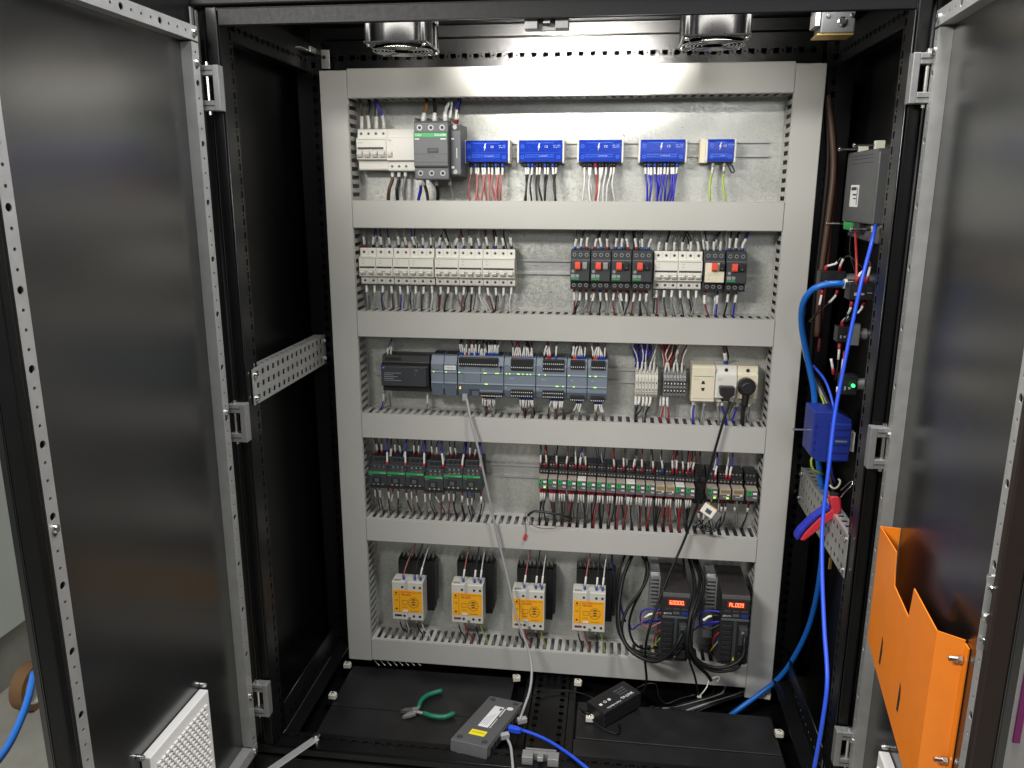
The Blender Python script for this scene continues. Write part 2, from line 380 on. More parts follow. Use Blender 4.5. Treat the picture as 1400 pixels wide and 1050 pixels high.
B('floor_plate', 'floor_paint', cab, (.066, .530, -.202, -.066, .074, .080), bevel=.0015)
B('floor_pan', 'black_paint', cab, (-.60, .60, -.345, .160, .040, .046))
m4 = frame((-.046, -.342, .086), (0, 1, 0), (1, 0, 0), (0, 0, 1))
PAT = [(.0155, ('r', .0060, .0056)), (.0105, ('c', .0022))]
holed(strip_cells(.42, .006, .022, PAT)+[(0, .42, 0, .006, None), (0, .42, .022, .066, None)]+strip_cells(.42, .066, .082, PAT)+[(0, .42, .082, .088, None)], .002, m4).build('centre_bar', 'black_paint', cab)
B('floor_strip', 'black_paint', cab, (.044, .060, -.342, .06, .078, .083), (-.068, -.050, -.342, .06, .076, .081))
B('mounting_plate', 'galvanised', cab, (-.549, .549, .085, .0885, .088, 1.592))
# hinges
for s in (-1, 1):
    for zc in (1.482, .873, .265):
        a, b, c = s*.572, s*.583, s*.606
        o = MB()
        o.box(min(a, b), max(a, b), -.412, -.392, zc-.038, zc+.038)
        for q in (-1, 1): o.box(min(b, c), max(b, c), -.412, -.392, zc+q*.029-.0085, zc+q*.029+.0085)
        h = o.build('hinge', 'cast_grey', cab, bevel=.0012)
        MB().cyl((s*.597, -.402, zc-.044), 'z', .0036, .088, 8).build('pin', 'steel', h, smooth=True)
        B('seam', 'black_matt', h, (min(b, c), max(b, c), -.4128, -.412, zc+.0285, zc+.0297), (min(b, c), max(b, c), -.4128, -.412, zc-.0297, zc-.0285))
def screw(mb, c, ax_, r=.0042, h=.003):
    """pan head with a recess"""
    mb.cyl(c, ax_, r, h*.6, 10); d = Vector(ax_) if not isinstance(ax_, str) else {'x': Vector((1, 0, 0)), 'y': Vector((0, 1, 0)), 'z': Vector((0, 0, 1))}[ax_]
    mb.cyl(Vector(c)+d*h*.6, ax_, r, h*.4, 10, r*.7)
    return mb
# doors
LD, LN = Vector((-.0175, -.9998, 0)), Vector((.9998, -.0175, 0))
RD, RN = Vector((-.070, -.9975, 0)), Vector((-.9975, .070, 0))
DOOR = {-1: frame((-.600, -.415, 0), LD, (0, 0, 1), LN), 1: frame((.602, -.400, 0), RD, (0, 0, 1), RN)}
TPAT = [(.025, ('c', .0054))]+[(.025, ('c', .0025))]*3
def on_door(s, px, py, w=0):
    """(u,z) of a photographed point on a plane parallel to the door"""
    m = DOOR[s]; n = m.to_3x3() @ Vector((0, 0, 1)); o = m @ Vector((0, 0, w))
    d = CF+CR*((px-700)/FPX)+CU*((525-py)/FPX); t = (o-CAM).dot(n)/d.dot(n); p = m.inverted() @ (CAM+d*t)
    return p.x, p.y
for s in (-1, 1):
    m = DOOR[s]
    E_ = .525 if s < 0 else .521
    d = MB().box(-.012, E_, .06, 1.640, -.0225, -.0205).box(E_-.008, E_+.001, .06, 1.640, -.0300, -.0225).box(-.012, E_, .06, 1.640, -.0316, -.0300).tf(m).build('door', 'door_paint', cab)
    d['label'] = 'left-hand open door with silver tube frame inside' if s < 0 else 'right-hand open door carrying the orange pocket'
    for (u0, u1, first) in ((.005, .027, 0), (.477, .499, 1) if s < 0 else (.481, .503, 1)):
        cells = strip_cells(1.378, 0, u1-u0, TPAT)
        mm = m @ Matrix.Translation((u1 if s < 0 else u0, .175, 0)) @ (Matrix(((0, -1, 0, 0), (1, 0, 0, 0), (0, 0, 1, 0), (0, 0, 0, 1))) if s < 0 else Matrix(((0, 1, 0, 0), (1, 0, 0, 0), (0, 0, 1, 0), (0, 0, 0, 1))))
        holed(cells, .0018, mm).build('tube_face', 'zinc', d)
        MB().box(u1-.0018, u1, .175, 1.553, -.0203, -.0019).box(u0, u0+.0018, .175, 1.553, -.0203, -.0019).tf(m).build('tube_side', 'zinc', d)
        for zz in ((1.520, .900, .290) if not first else (.870, .25)): screw(MB(), m @ Vector(((u0+u1)/2, zz, 0)), m.to_3x3() @ Vector((0, 0, 1)), .0062, .005).build('tube_screw', 'steel', d, smooth=True)
    for (v0, v1) in ((1.556, 1.580), (.148, .172)):
        cells = strip_cells(.500, v0, v1, TPAT)
        holed(cells, .0018, m @ Matrix.Translation((.005, 0, .0005))).build('tube_face', 'zinc', d)
        MB().box(.005, .505, v0, v0+.0018, -.0203, -.0015).box(.005, .505, v1-.0018, v1, -.0203, -.0015).tf(m).build('tube_side', 'zinc', d)
        sm = MB(); screw(sm, m @ Vector((.018, (v0+v1)/2, .0005)), m.to_3x3() @ Vector((0, 0, 1)), .0062, .005); sm.build('tube_screw', 'steel', d, smooth=True)
    if s < 0: MB().box(E_-.0235, E_-.0185, .08, 1.62, -.0204, -.012).tf(m).build('door_seal', 'rubber', d, bevel=.002)
    MB().box(E_-(.0165 if s < 0 else .0150), E_, .06, 1.640, -.0204, .004).tf(m).build('return_edge', 'black_paint' if s < 0 else 'brown_paint', d, bevel=.002)
# small latch plate on the right door's free side
m = DOOR[1]
u, z = on_door(1, 1352, 842, .002)
lp = MB().box(.5033, .5047, z-.045, z+.05, -.018, .010).tf(m).build('latch_plate', 'zinc', cab)
for q in (-.030, .0, .036): screw(MB(), m @ Vector((.5047, z+q, .005)), m.to_3x3() @ Vector((1, 0, 0)), .006 if q == 0 else .004, .006).build('screw', 'steel', lp, smooth=True)

# filter covers on the doors
def filter_cover(s, u0, u1, z1, label):
    m = DOOR[s]; t = thing('vent_filter_cover', label, 'vent filter', m @ Vector(((u0+u1)/2, z1-.21, -.02)))
    inv = Matrix.Translation(-t.location) @ m; WZ = -.002
    MB().box(u0, u1, z1-.21, z1, -.0195, WZ).tf(inv).build('frame', 'filter', t, bevel=.002)
    g = MB(); k = 0; zz = z1-.022
    while zz > z1-.20:
        uu = u0+.012+(.006 if k % 2 else 0)
        while uu < u1-.014:
            g.prism([(uu, zz), (uu+.0095, zz), (uu+.0095, zz-.0035), (uu+.0085, zz-.0062), (uu+.001, zz-.0062), (uu, zz-.0035)], WZ, WZ+.0035, 'z'); uu += .0125
        zz -= .0098; k += 1
    g.tf(inv).build('grille', 'filter', t, bevel=.0008)
    for uq in (u0-.006, u1+.006): screw(MB(), inv @ Vector((uq, z1+.004, -.0195)), inv.to_3x3() @ Vector((0, 0, 1)), .005, .012).build('stud', 'steel', t, smooth=True)
u1, z1 = on_door(-1, 205, 1034, -.002); u0, z0 = on_door(-1, 285, 945, -.002)
filter_cover(-1, u0, u1, (z0+z1)/2, 'white woven-pattern vent filter cover low on the left door')
u0, z0 = on_door(1, 1201, 1026, -.002)
filter_cover(1, u0, u0+.185, z0, 'white vent filter corner under the orange document pocket')

# orange document pocket
t = thing('document_pocket', 'orange sheet-metal document pocket screwed to the right door', 'document pocket', m @ Vector((.22, .50, -.02)))
inv = Matrix.Translation(-t.location) @ m; WF = .010
def D(px, py, w=WF): return on_door(1, 1040+px/3.889, py, w)
out = [D(635, 520+775/3.889), D(720, 520+912/3.889), D(712, 785), D(710, 801), D(785, 844), D(815, 804.5), D(935, 862)]
ur, zr = out[-1]; ul, zl = out[0]
bl = D(570, 780+370/3.889); zb = bl[1]
bot = [(ur, zb-.075), (ul+.005, zb)]
ring = out+bot
mb = MB(); n = len(ring)
mb.add([(p[0], p[1], WF) for p in ring]+[(p[0], p[1], WF-.0016) for p in ring], [tuple(range(n)), tuple(range(2*n-1, n-1, -1))]+[(i, (i+1) % n, (i+1) % n+n, i+n) for i in range(n)])
mb.tf(inv).build('front_panel', 'orange', t)
uf, zf = on_door(1, 1040+1095/3.889, 780+372/3.889, -.0195)
mb = MB().add([(ur+.0002, zr, WF-.0004), (uf, zf, -.018), (uf, zb-.085, -.018), (ur+.0002, zb-.075, WF-.0004), (ur-.0002, zr, WF-.002), (uf-.001, zf, -.0195), (uf-.001, zb-.085, -.0195), (ur-.0002, zb-.075, WF-.002)],
              [(0, 1, 2, 3), (7, 6, 5, 4), (0, 4, 5, 1), (1, 5, 6, 2), (2, 6, 7, 3), (3, 7, 4, 0)])
mb.tf(inv).build('side_flange', 'orange', t)
MB().box(uf, uf+.014, zb-.085, zf-.004, -.0195, -.0178).tf(inv).build('mounting_flange', 'orange', t)
mb = MB().add([(ul, zl, WF), (ul+.012, zl+.004, -.0195), (ul+.012, zb, -.0195), (ul+.005, zb, WF), (ul+.0015, zl, WF), (ul+.0135, zl+.004, -.0195), (ul+.0135, zb, -.0195), (ul+.0065, zb, WF)],
              [(0, 1, 2, 3), (7, 6, 5, 4), (0, 4, 5, 1), (1, 5, 6, 2), (2, 6, 7, 3), (3, 7, 4, 0)])
mb.tf(inv).build('side_flange', 'orange', t)
for (px, y0, y1, name) in ((650, 780+355/3.889, 780+525/3.889, 'relief_slot'), (745, 780+600/3.889, 780+780/3.889, 'relief_slot')):
    a = D(px, y0); b = D(px-5, y1)
    MB().prism([(a[0]-.0015, a[1]), (a[0]+.004, a[1]-.006), (a[0]+.006, (a[1]+b[1])/2), (a[0]+.003, b[1]), (a[0]-.004, b[1])], WF+.0002, WF+.0006, 'z').tf(inv).build(name, 'black_matt', t)
for (px, py) in ((1052, 780+472/3.889), (972, 780+1008/3.889)):
    u, z = on_door(1, 1040+px/3.889, py, -.012); c = inv @ Vector((u, z, -.016))
    MB().cyl(c, inv.to_3x3() @ Vector((0, 0, 1)), .0035, .016, 8).cyl(c, inv.to_3x3() @ Vector((0, 0, 1)), .0055, .006, 6).build('nut', 'steel', t, smooth=True)

# door stay at lower left
a = at(433, 1010, Z=.160); b = at(372, 1052, Z=.160); b = a+(b-a)*1.6
t = thing('door_stay', 'flat zinc door stay arm across the sill at lower left', 'door stay', a)
dr = (b-a).normalized(); sd = Vector((-dr.y, dr.x, 0))*.009; L = b-a
MB().add([sd, -sd, L-sd, L+sd, sd+Vector((0, 0, .003)), -sd+Vector((0, 0, .003)), L-sd+Vector((0, 0, .003)), L+sd+Vector((0, 0, .003))], [(0, 1, 2, 3), (4, 5, 6, 7), (0, 1, 5, 4), (1, 2, 6, 5), (2, 3, 7, 6), (3, 0, 4, 7)]).build('arm', 'zinc', t, bevel=.001)
screw(MB(), (0, 0, .003), 'z', .008, .008).cyl((0, 0, -.018), 'z', .005, .018, 10).build('pivot_screw', 'steel', t, smooth=True)

# perforated mounting channels on the side walls
def channel(s, z0, z1, y0, y1, label):
    x = s*.570; t = thing('perforated_channel', label, 'mounting rail', (x, (y0+y1)/2, z0), 'perforated side channels')
    m4 = Matrix.Translation(-t.location) @ frame((x, y0, z0), (0, 1, 0), (0, 0, 1), (-s, 0, 0)); H = z1-z0
    P2 = [(.0155, ('r', .0058, .0058)), (.0095, ('c', .0018))]
    cells = [(0, .014, 0, H, None)]
    for k in range(3): cells += strip_cells(y1-y0, H*k/3, H*(k+1)/3, P2, .014)
    holed(cells, .002, m4).build('web', 'zinc', t)
    m5 = Matrix.Translation(-t.location) @ frame((x, y0+.012, z1), (0, 1, 0), (s, 0, 0), (0, 0, 1))
    holed(strip_cells(y1-y0-.02, .002, .024, P2), .002, m5).build('top_flange', 'zinc', t)
    for (yy, zz) in ((y0+.008, z0+.012), (y0+.008, z1-.012), (y1-.01, z0+.014), (y1-.01, z1-.014)): screw(MB(), Vector((x, yy, zz))-t.location, (-s, 0, 0), .006, .006).build('screw', 'steel', t, smooth=True)
channel(-1, .899, .970, -.372, .030, 'zinc perforated channel bolted across the left side wall')
channel(1, .597, .684, -.356, .030, 'zinc perforated channel bolted across the right side wall')

# top fittings
def fan(cx, cy, z, label):
    t = thing('cooling_fan', label, 'fan', (cx, cy, z), 'roof cooling fans')
    q = .060
    o = MB()
    for sx in (-1, 1):
        for sy in (-1, 1): o.cyl((sx*.0525, sy*.0525, .002), 'z', .0062, .062, 10)
    n = 32
    for (ra, rb, h0, h1) in ((.0585, .056, .004, .064),):
        vs = []; fs = []
        for (r, h) in ((ra, h0), (ra, h1), (rb, h1), (rb, h0)): vs += [(r*math.cos(2*math.pi*i/n), r*math.sin(2*math.pi*i/n), h) for i in range(n)]
        for a in range(4):
            b = (a+1) % 4; fs += [(a*n+i, a*n+(i+1) % n, b*n+(i+1) % n, b*n+i) for i in range(n)]
        o.add(vs, fs)
    o.build('housing', 'chrome', t, smooth=True)
    fl = MB()
    cells = [(-q, q, -q, q, ('c', .0565))]
    holed(cells, .004, Matrix.Translation((0, 0, .006))).build('flange', 'chrome', t, bevel=.0008)
    g = MB()
    for r in (.022, .029, .036, .043, .050, .057):
        g.tube([(r*math.cos(2*math.pi*i/24), r*math.sin(2*math.pi*i/24), -.0035) for i in range(25)], .0011, 5, False)
    for a in range(4):
        c, s_ = math.cos(math.pi/4+a*math.pi/2), math.sin(math.pi/4+a*math.pi/2)
        g.tube([(c*.02, s_*.02, -.0045), (c*.066, s_*.066, -.0045), (c*.072, s_*.072, .001)], .0013, 5)
    g.build('finger_guard', 'steel', t, smooth='all')
    MB().cyl((0, 0, .006), 'z', .021, .05, 20).build('hub', 'black_plastic', t, smooth=True)
    for k in range(7):
        bl = MB()
        a = 2*math.pi*k/7; pr = []
        for (r, tw, zz) in ((.020, .28, .012), (.053, .22, .010), (.053, -.30, .042), (.020, -.40, .042)): pr.append((r*math.cos(a+tw), r*math.sin(a+tw), zz))
        bl.add(pr+[(p[0], p[1], p[2]+.0015) for p in pr], [(0, 1, 2, 3), (7, 6, 5, 4), (0, 4, 5, 1), (1, 5, 6, 2), (2, 6, 7, 3), (3, 7, 4, 0)])
        bl.build('blade', 'black_plastic', t)
    for sx in (-1, 1):
        for sy in (-1, 1): screw(MB(), (sx*.0525, sy*.0525, .002), (0, 0, -1), .0045, .005).build('screw', 'steel', t, smooth=True)
    B('hanger', 'zinc', t, (.056, .074, -.058, -.050, .048, .066), (.058, .060, -.050, .05, .050, .066))
    return t
fan(-.296, -.205, 1.573, 'black and chrome cooling fan under the roof on the left')
fan(.288, -.205, 1.573, 'black and chrome cooling fan under the roof on the right')
def latch(px0, px1, py, z0, z1, label):
    x0, x1 = at(px0, py, Y=-.372).x, at(px1, py, Y=-.372).x; L = x1-x0; H = z1-z0
    t = thing('door_latch', label, 'latch', ((x0+x1)/2, -.372, z0), 'centre door latches')
    B('catch_block', 'cast_grey', t, (-L/2, -L*.20, -.012, .012, 0, H), bevel=.001)
    B('catch_block', 'cast_grey', t, (L*.20, L/2, -.012, .012, 0, H), bevel=.001)
    B('back_plate', 'cast_grey', t, (-L*.2, L*.2, .004, .012, 0, H*.9), (-L*.42, L*.42, .0121, .016, H*.3, H*1.1))
    B('bolt', 'aluminium', t, (-L*.08, L*.08, -.010, .0038, H*.5, H*1.05), bevel=.0008)
latch(718, 778, 34, 1.571, 1.589, 'grey cast door latch catch under the middle of the header')
latch(714, 764, 1040, .1445, .163, 'grey cast door latch catch on the middle of the sill')
# limit switch top right
c = at(1143, 38, Y=-.25)
t = thing('door_switch', 'grey door switch with brass lever plate at the top right', 'switch', c)
B('body', 'charcoal_light', t, (-.030, .026, -.02, .03, -.012, .024), bevel=.002)
B('lever_plate', 'brass', t, (-.037, .024, -.026, .02, -.0165, -.0135), bevel=.0006)
B('bracket', 'cast_grey', t, (-.085, .05, -.012, -.009, .0265, .040), (-.040, -.032, -.02, .02, .0, .028))
for p, r_ in (((.004, -.020, .006), .008), ((-.02, -.020, .016), .004), ((.02, -.020, .016), .004)): screw(MB(), p, (0, -1, 0), r_, .005).build('screw', 'steel', t, smooth=True)
# bracket at the plate's upper left corner
a = at(408, 68, Y=.02)
t = thing('plate_bracket', 'zinc bracket holding the upper left corner of the mounting plate', 'bracket', a)
B('arm', 'zinc', t, (0, .030, -.06, .004, -.006, -.003), (0, .003, -.06, .004, -.035, -.0065), bevel=.0006)
B('foot', 'zinc', t, (.036, .060, .03, .033, -.036, .004), (.0305, .0355, -.02, .033, -.008, .004), bevel=.0006)
screw(MB(), (.048, .0295, -.012), (0, -1, 0), .004, .003).build('screw', 'black_matt', t)
# plate clips on the floor
cl0 = None
for (px, py, w) in ((455, 952, 'near the left wall, in front of the duct'), (475, 910, 'touching the lower left duct corner'), (706, 928, 'behind the grey network box'), (790, 934, 'behind the black adapter'), (806, 983, 'under the near end of the black adapter'), (1065, 1004, 'near the right-hand side rail'), (1048, 952, 'touching the lower right duct corner')):
    p = at(px, py, Z=.088)
    if cl0 is None:
        cl0 = thing('plate_clip', '', 'clip', p, 'white plastic clips on the cabinet floor')
        MB().prism([(-.009, -.008), (.009, -.008), (.011, .002), (.006, .009), (-.009, .009)], -.004, .008, 'z').build('block', 'clip', cl0, bevel=.0015)
        screw(MB(), (0, 0, .008), 'z', .0035, .003).build('screw', 'steel', cl0, smooth=True)
        q = cl0
        base = cl0
    else: q = copy_tree(base, None, p)
    q['label'] = 'white floor clip '+w; q.rotation_euler = (0, 0, random.uniform(-.3, .3))

# ================================================================== things seen past the doors
t = thing('machine_panel', 'grey painted machine panel standing left of the open door', 'panel', (-1.45, -.2, 0))
B('sheet', 'panel_grey', t, (-.04, 0, -1.3, 1.2, .16, 1.5), bevel=.004)
B('plinth', 'concrete', t, (-.06, -.02, -1.3, 1.2, 0, .16))
a = at(38, 955, Z=.05); a = at(38, 955, X=-1.36)
t = thing('tape_roll', 'brown and white tape roll lying by the grey panel', 'tape roll', (a.x, a.y, max(.0, a.z-.06)))
MB().ring((0, 0, .06), 'x', .045, .06, .035, 28).build('tape', 'cardboard', t, smooth=True)
MB().ring((.001, 0, .06), 'x', .040, .0445, .033, 28).build('core', 'white_plastic', t, smooth=True)
p = [at(46, 920, X=-.95), at(40, 950, X=-.92), at(28, 985, X=-.90), at(8, 1025, X=-.88), at(-20, 1060, X=-.86)]
wire(p, .0065, 'hose_blue', 'blue hose curving down past the left door edge', name='air_hose', cat='hose', n=10)
a = at(1391, 1016, Y=-.72); b = at(1402, 930, Y=-.72)
t = thing('beige_machine_cover', 'beige machine cover with a magenta stripe beyond the right door', 'panel', (1.05, -.70, 0))
B('cover', 'beige_panel', t, (-.42, .5, -.018, .02, .02, 1.3), bevel=.004)
B('stripe', 'magenta', t, (a.x-.007-1.05, a.x+.003-1.05, -.0215, -.0185, a.z, a.z+.6), bevel=.001)
# ================================================================== wiring ducts and rails
XLo, XLi, XRi, XRo = -.540, -.4775, .478, .540
DT = [1.569, 1.2866, 1.0328, .7817, .5088, .1699]; DH = .060; PL = .085; PITCH = .019
DN = ['top', 'second', 'third', 'fourth', 'fifth', 'bottom']
def slot_x(x, k=0): return XLi+.006+PITCH*(round((x-XLi-.006)/PITCH-.5)+.5)
def duct_walls(L, axis):
    """slotted wall of length L: u along, v from front (0) to base; returns boxes in (u,v)"""
    bx = [(0, L, .0022, .007), (0, L, .066, PL)]; u = .006; w = .0094
    bx.append((0, .006+PITCH/2-w/2, .007, .066))
    while u+PITCH*1.5+w/2 < L:
        c = u+PITCH/2; bx.append((c+w/2, c+PITCH-w/2, .007, .066)); u += PITCH
    bx.append((u+PITCH/2+w/2, L, .007, .066))
    return bx
def duct(label, x0, x1, z0, z1, horiz):
    t = thing('wiring_duct', label, 'wiring duct', (x0, 0, z0), 'grey slotted wiring ducts'); w, h = x1-x0, z1-z0; T = .0016
    if horiz: cov = [(0, w, 0, .002, 0, h), (0, w, .002, .009, h, h+.0012), (0, w, .002, .009, -.0012, 0)]
    else: cov = [(0, w, 0, .002, 0, h), (w, w+.0012, .002, .009, 0, h), (-.0012, 0, .002, .009, 0, h)]
    B('cover', 'duct', t, *cov, bevel=.0009)
    B('base', 'duct', t, (0, w, PL-.002, PL-.0005, 0, h) if horiz else (0, w, PL-.002, PL-.0005, 0, h))
    for side in (0, 1):
        mb = MB()
        for (u0, u1, v0, v1) in duct_walls(w if horiz else h, 0):
            if horiz: mb.box(u0, u1, v0, v1, (h-T-.0003) if side else .0003, (h-.0003) if side else T+.0003)
            else: mb.box((w-T-.0003) if side else .0003, (w-.0003) if side else T+.0003, v0, v1, u0, u1)
        mb.build('slotted_wall', 'duct', t)
    return t
duct('grey vertical wiring duct on the left edge of the mounting plate', XLo, XLi-.0015, .107, 1.5665, False)
duct('grey vertical wiring duct on the right edge of the mounting plate', XRi+.0015, XRo, .082, 1.565, False)
for i, z in enumerate(DT):
    duct(['grey horizontal wiring duct at the top, brightly lit', 'grey horizontal wiring duct under the blue distribution blocks', 'grey horizontal wiring duct under the row of circuit breakers',
          'grey horizontal wiring duct under the grey controller row', 'grey horizontal wiring duct under the row of relays', 'grey horizontal wiring duct at the bottom, under the yellow-labelled relays'][i], XLi, XRi, z-DH, z, True)
RZ = [1.401, 1.1355, .8785, .625]
for i, z in enumerate(RZ):
    t = thing('din_rail', ['steel mounting rail behind the blue distribution blocks', 'steel mounting rail behind the circuit breakers', 'steel mounting rail behind the controller and sockets', 'steel mounting rail behind the contactors and relays'][i], 'mounting rail', (0, PL, z), 'steel mounting rails')
    x0, x1 = -.462, (.452, .440, .46, .46)[i]
    cells = strip_cells(x1-x0, -.0125, .0125, [(.026, ('r', .0085, .0026)), (.009, None)])
    m4 = frame((x0, -.0015, 0), (1, 0, 0), (0, 0, 1), (0, -1, 0))
    holed(cells, .001, m4).build('web', 'zinc', t)
    B('flange', 'zinc', t, (x0, x1, -.0085, -.0075, .0125, .0175), (x0, x1, -.0075, -.0015, .0120, .0130))
    B('flange', 'zinc', t, (x0, x1, -.0085, -.0075, -.0175, -.0125), (x0, x1, -.0075, -.0015, -.0130, -.0120))

# ================================================================== wires in bundles
CN = dict(b='black', n='brown', t='tan', g='grey', u='blue', r='red', p='pink', w='white', l='lime', m='maroon', v='navy')
CW = dict(b='black', n='brown', t='tan brown', g='grey', u='blue', r='red', p='pink', w='white', l='yellow-green', m='dark red', v='dark blue')
FM = dict(r='ferrule_red', u='ferrule_blue', k='ferrule_black', g='ferrule_grey', o='ferrule_orange')
FINE = {}
def fine_wire(pts, r, m, ferr, sleeve):
    P = smooth_path(pts); FINE.setdefault(m, MB()).tube(P, r, 6)
    if ferr:
        q = sub_path(P, 0, ferr[1])
        if len(q) > 1: FINE.setdefault(ferr[0], MB()).tube(q, ferr[2], 6)
    if sleeve:
        q = sub_path(P, sleeve[2], sleeve[2]+sleeve[0])
        if len(q) > 1: FINE.setdefault('sleeve', MB()).tube(q, sleeve[1], 6)
def bundle(xs, y, z, zend, cols, where, ferr=None, fl=.010, sl=.020, r=.0015, yend=.045, spread=.006, snap=True, jit=.004, gap=0, sr=None, bow=.004, fine=False, back=True):
    up = zend > z; r = r*1.14
    for i, x in enumerate(xs):
        c = cols[i % len(cols)]
        if c == '-': continue
        f = (ferr[i % len(ferr)] if ferr else None)
        xe = x+random.uniform(-spread, spread)
        if snap: xe = slot_x(xe)+random.uniform(-.002, .002)
        ye = yend+random.uniform(-.012, .012); q = 1 if up else -1; L = abs(zend-z); j = random.uniform(-jit, jit)
        pts = [(x, y, z), (x+j*.3, y+(ye-y)*.05, z+q*L*.28), (x+(xe-x)*.35+j, y+(ye-y)*.4-bow, z+q*L*.58), (xe+j*.4, ye-.004, zend-q*L*.06), (xe, ye, zend+q*.014)]
        if fine:
            if random.random() < .6: fine_wire([(a+random.uniform(-.004, .004), min(b+.012, .078), c_) for (a, b, c_) in pts], r*.9, random.choice(('wire_grey', 'wire_black', 'wire_maroon', 'wire_white')), None, None)
            fine_wire(pts, r, 'wire_'+CN[c], (FM[f], fl, r*1.7) if f in FM else None, (sl, sr or r*1.55, (fl if f in FM else 0)+gap) if sl else None); continue
        if back and random.random() < .95:
            dx = random.uniform(-.007, .007); fine_wire([(a+dx+random.uniform(-.002, .002), min(b+.014, .078), c_) for (a, b, c_) in pts], r*.85, random.choice(('wire_grey', 'wire_grey', 'wire_black', 'wire_white')), None, (sl*random.uniform(.5, 1.2), r*1.4, random.uniform(0, .012)) if sl and random.random() < .5 else None)
        wire(pts, r*random.uniform(.92, 1.08), 'wire_'+CN[c], '%s wire %s %s' % (CW[c], 'rising above' if up else 'hanging below', where), 'wires %s %s' % ('above' if up else 'below', where),
             ferr=(FM[f], fl, r*1.7) if f in FM else None, sleeve=(sl*random.uniform(.9, 1.1), sr or r*1.7, (fl if f in FM else 0)+gap) if sl else None)

# ================================================================== row 1 and 2 devices
def breaker(n, x, z, label, PW=.0178, tie=True):
    """modular circuit breaker of n poles, left edge x, centred on the rail"""
    w = PW*n; t = thing('circuit_breaker', label, 'circuit breaker', (x, PL, z), 'white modular circuit breakers')
    g = .0003
    P = [(-.006, -.0425), (-.046, -.0425), (-.048, -.040), (-.048, -.0235), (-.0605, -.0225), (-.0605, .0225), (-.048, .0235), (-.048, .041), (-.046, .0425), (-.006, .0425)]
    MB().prism(P, g, w-g).build('body', 'white_plastic', t, bevel=.0007)
    B('toggle_slot', 'charcoal', t, (.002, w-.002, -.0611, -.0608, -.0035, .0005))
    B('green_line', 'green', t, (.002, w-.002, -.0610, -.0607, .0196, .0206))
    for k in range(n):
        c = PW*(k+.5)
        MB().prism([(-.0608, -.018), (-.0665, -.0175), (-.0705, -.0125), (-.0695, -.0105), (-.0608, -.0048)], c-.0058, c+.0058).build('toggle', 'white_plastic', t, bevel=.0008)
        for zz in (.0335, -.0335):
            MB().cyl((c, -.0484, zz), 'y', .0034, .0006, 10).build('terminal_screw', 'cast_grey', t)
            MB().cyl((c+.0004, -.0487, zz-.0004), 'y', .0021, .0006, 8).build('screw_recess', 'black_matt', t)
        if k: B('pole_joint', 'ink_grey', t, (PW*k-.0002, PW*k+.0002, -.0483, -.0479, .0245, .0415), (PW*k-.0002, PW*k+.0002, -.0483, -.0479, -.040, -.0245))
    if tie: B('tie_bar', 'white_plastic', t, (.004, w-.004, -.0690, -.0655, -.0095, -.0075), bevel=.0005)
    text('print', 'C10', .0035, 'ink_grey', t, (.008, -.0609, .0145), align='LEFT'); text('print', '400V', .0028, 'ink_grey', t, (.008, -.0609, .0075), align='LEFT')
    return t
# second row, left: 2+2 | 2+3 | 3+3+4 poles
Yb = PL-.060
xs = [(490.5, 2, 'white two-pole breaker at the left end of the second row'), (None, 2, 'white two-pole breaker second from the left in the second row'),
      (537, 2, 'white two-pole breaker third from the left in the second row'), (None, 3, 'white three-pole breaker fourth from the left in the second row'),
      (594, 3, 'white three-pole breaker fifth from the left in the second row'), (None, 3, 'white three-pole breaker sixth from the left in the second row'), (None, 4, 'white four-pole breaker next to the bare rail in the second row')]
x = 0; bl = []; poles = []
for (px, n, lab) in xs:
    if px: x = ax(px, 360, Yb); pw = (ax({490.5: 536.6, 537: 592.6, 594: 703.5}[px], 362, Yb)-x)/{490.5: 4, 537: 5, 594: 10}[px]
    breaker(n, x, RZ[1], lab, pw); bl.append((x, n)); poles += [x+pw*(k+.5) for k in range(n)]; x += pw*n+.0001
bundle(poles, .045, RZ[1]+.043, DT[1]-DH, 'gubvgguggbgmbggmbgg', 'the white breakers on the left', ferr='rkkukrkukukkukukukk', fl=.007, sl=.020, r=.0017)
bundle(poles, .045, RZ[1]-.043, DT[2], 'ggvnuggbwmbgmbwmbgw', 'the white breakers on the left', ferr=None, sl=.018, r=.0017, gap=.004)
x = ax(894.5, 360, Yb); poles = []
for lab in ('white three-pole breaker beside the fourth red-button motor starter', 'white three-pole breaker left of the beige motor starter'):
    breaker(3, x, RZ[1], lab); poles += [x+.0178*(k+.5) for k in range(3)]; x += .0178*3+.0001
bundle(poles, .045, RZ[1]+.043, DT[1]-DH, 'gbgbbg', 'the white breakers between the motor starters', ferr=None, sl=.021, r=.0017)
bundle(poles, .045, RZ[1]-.043, DT[2], 'mbgbbg', 'the white breakers between the motor starters', ferr=None, sl=.018, r=.0017, gap=.003)

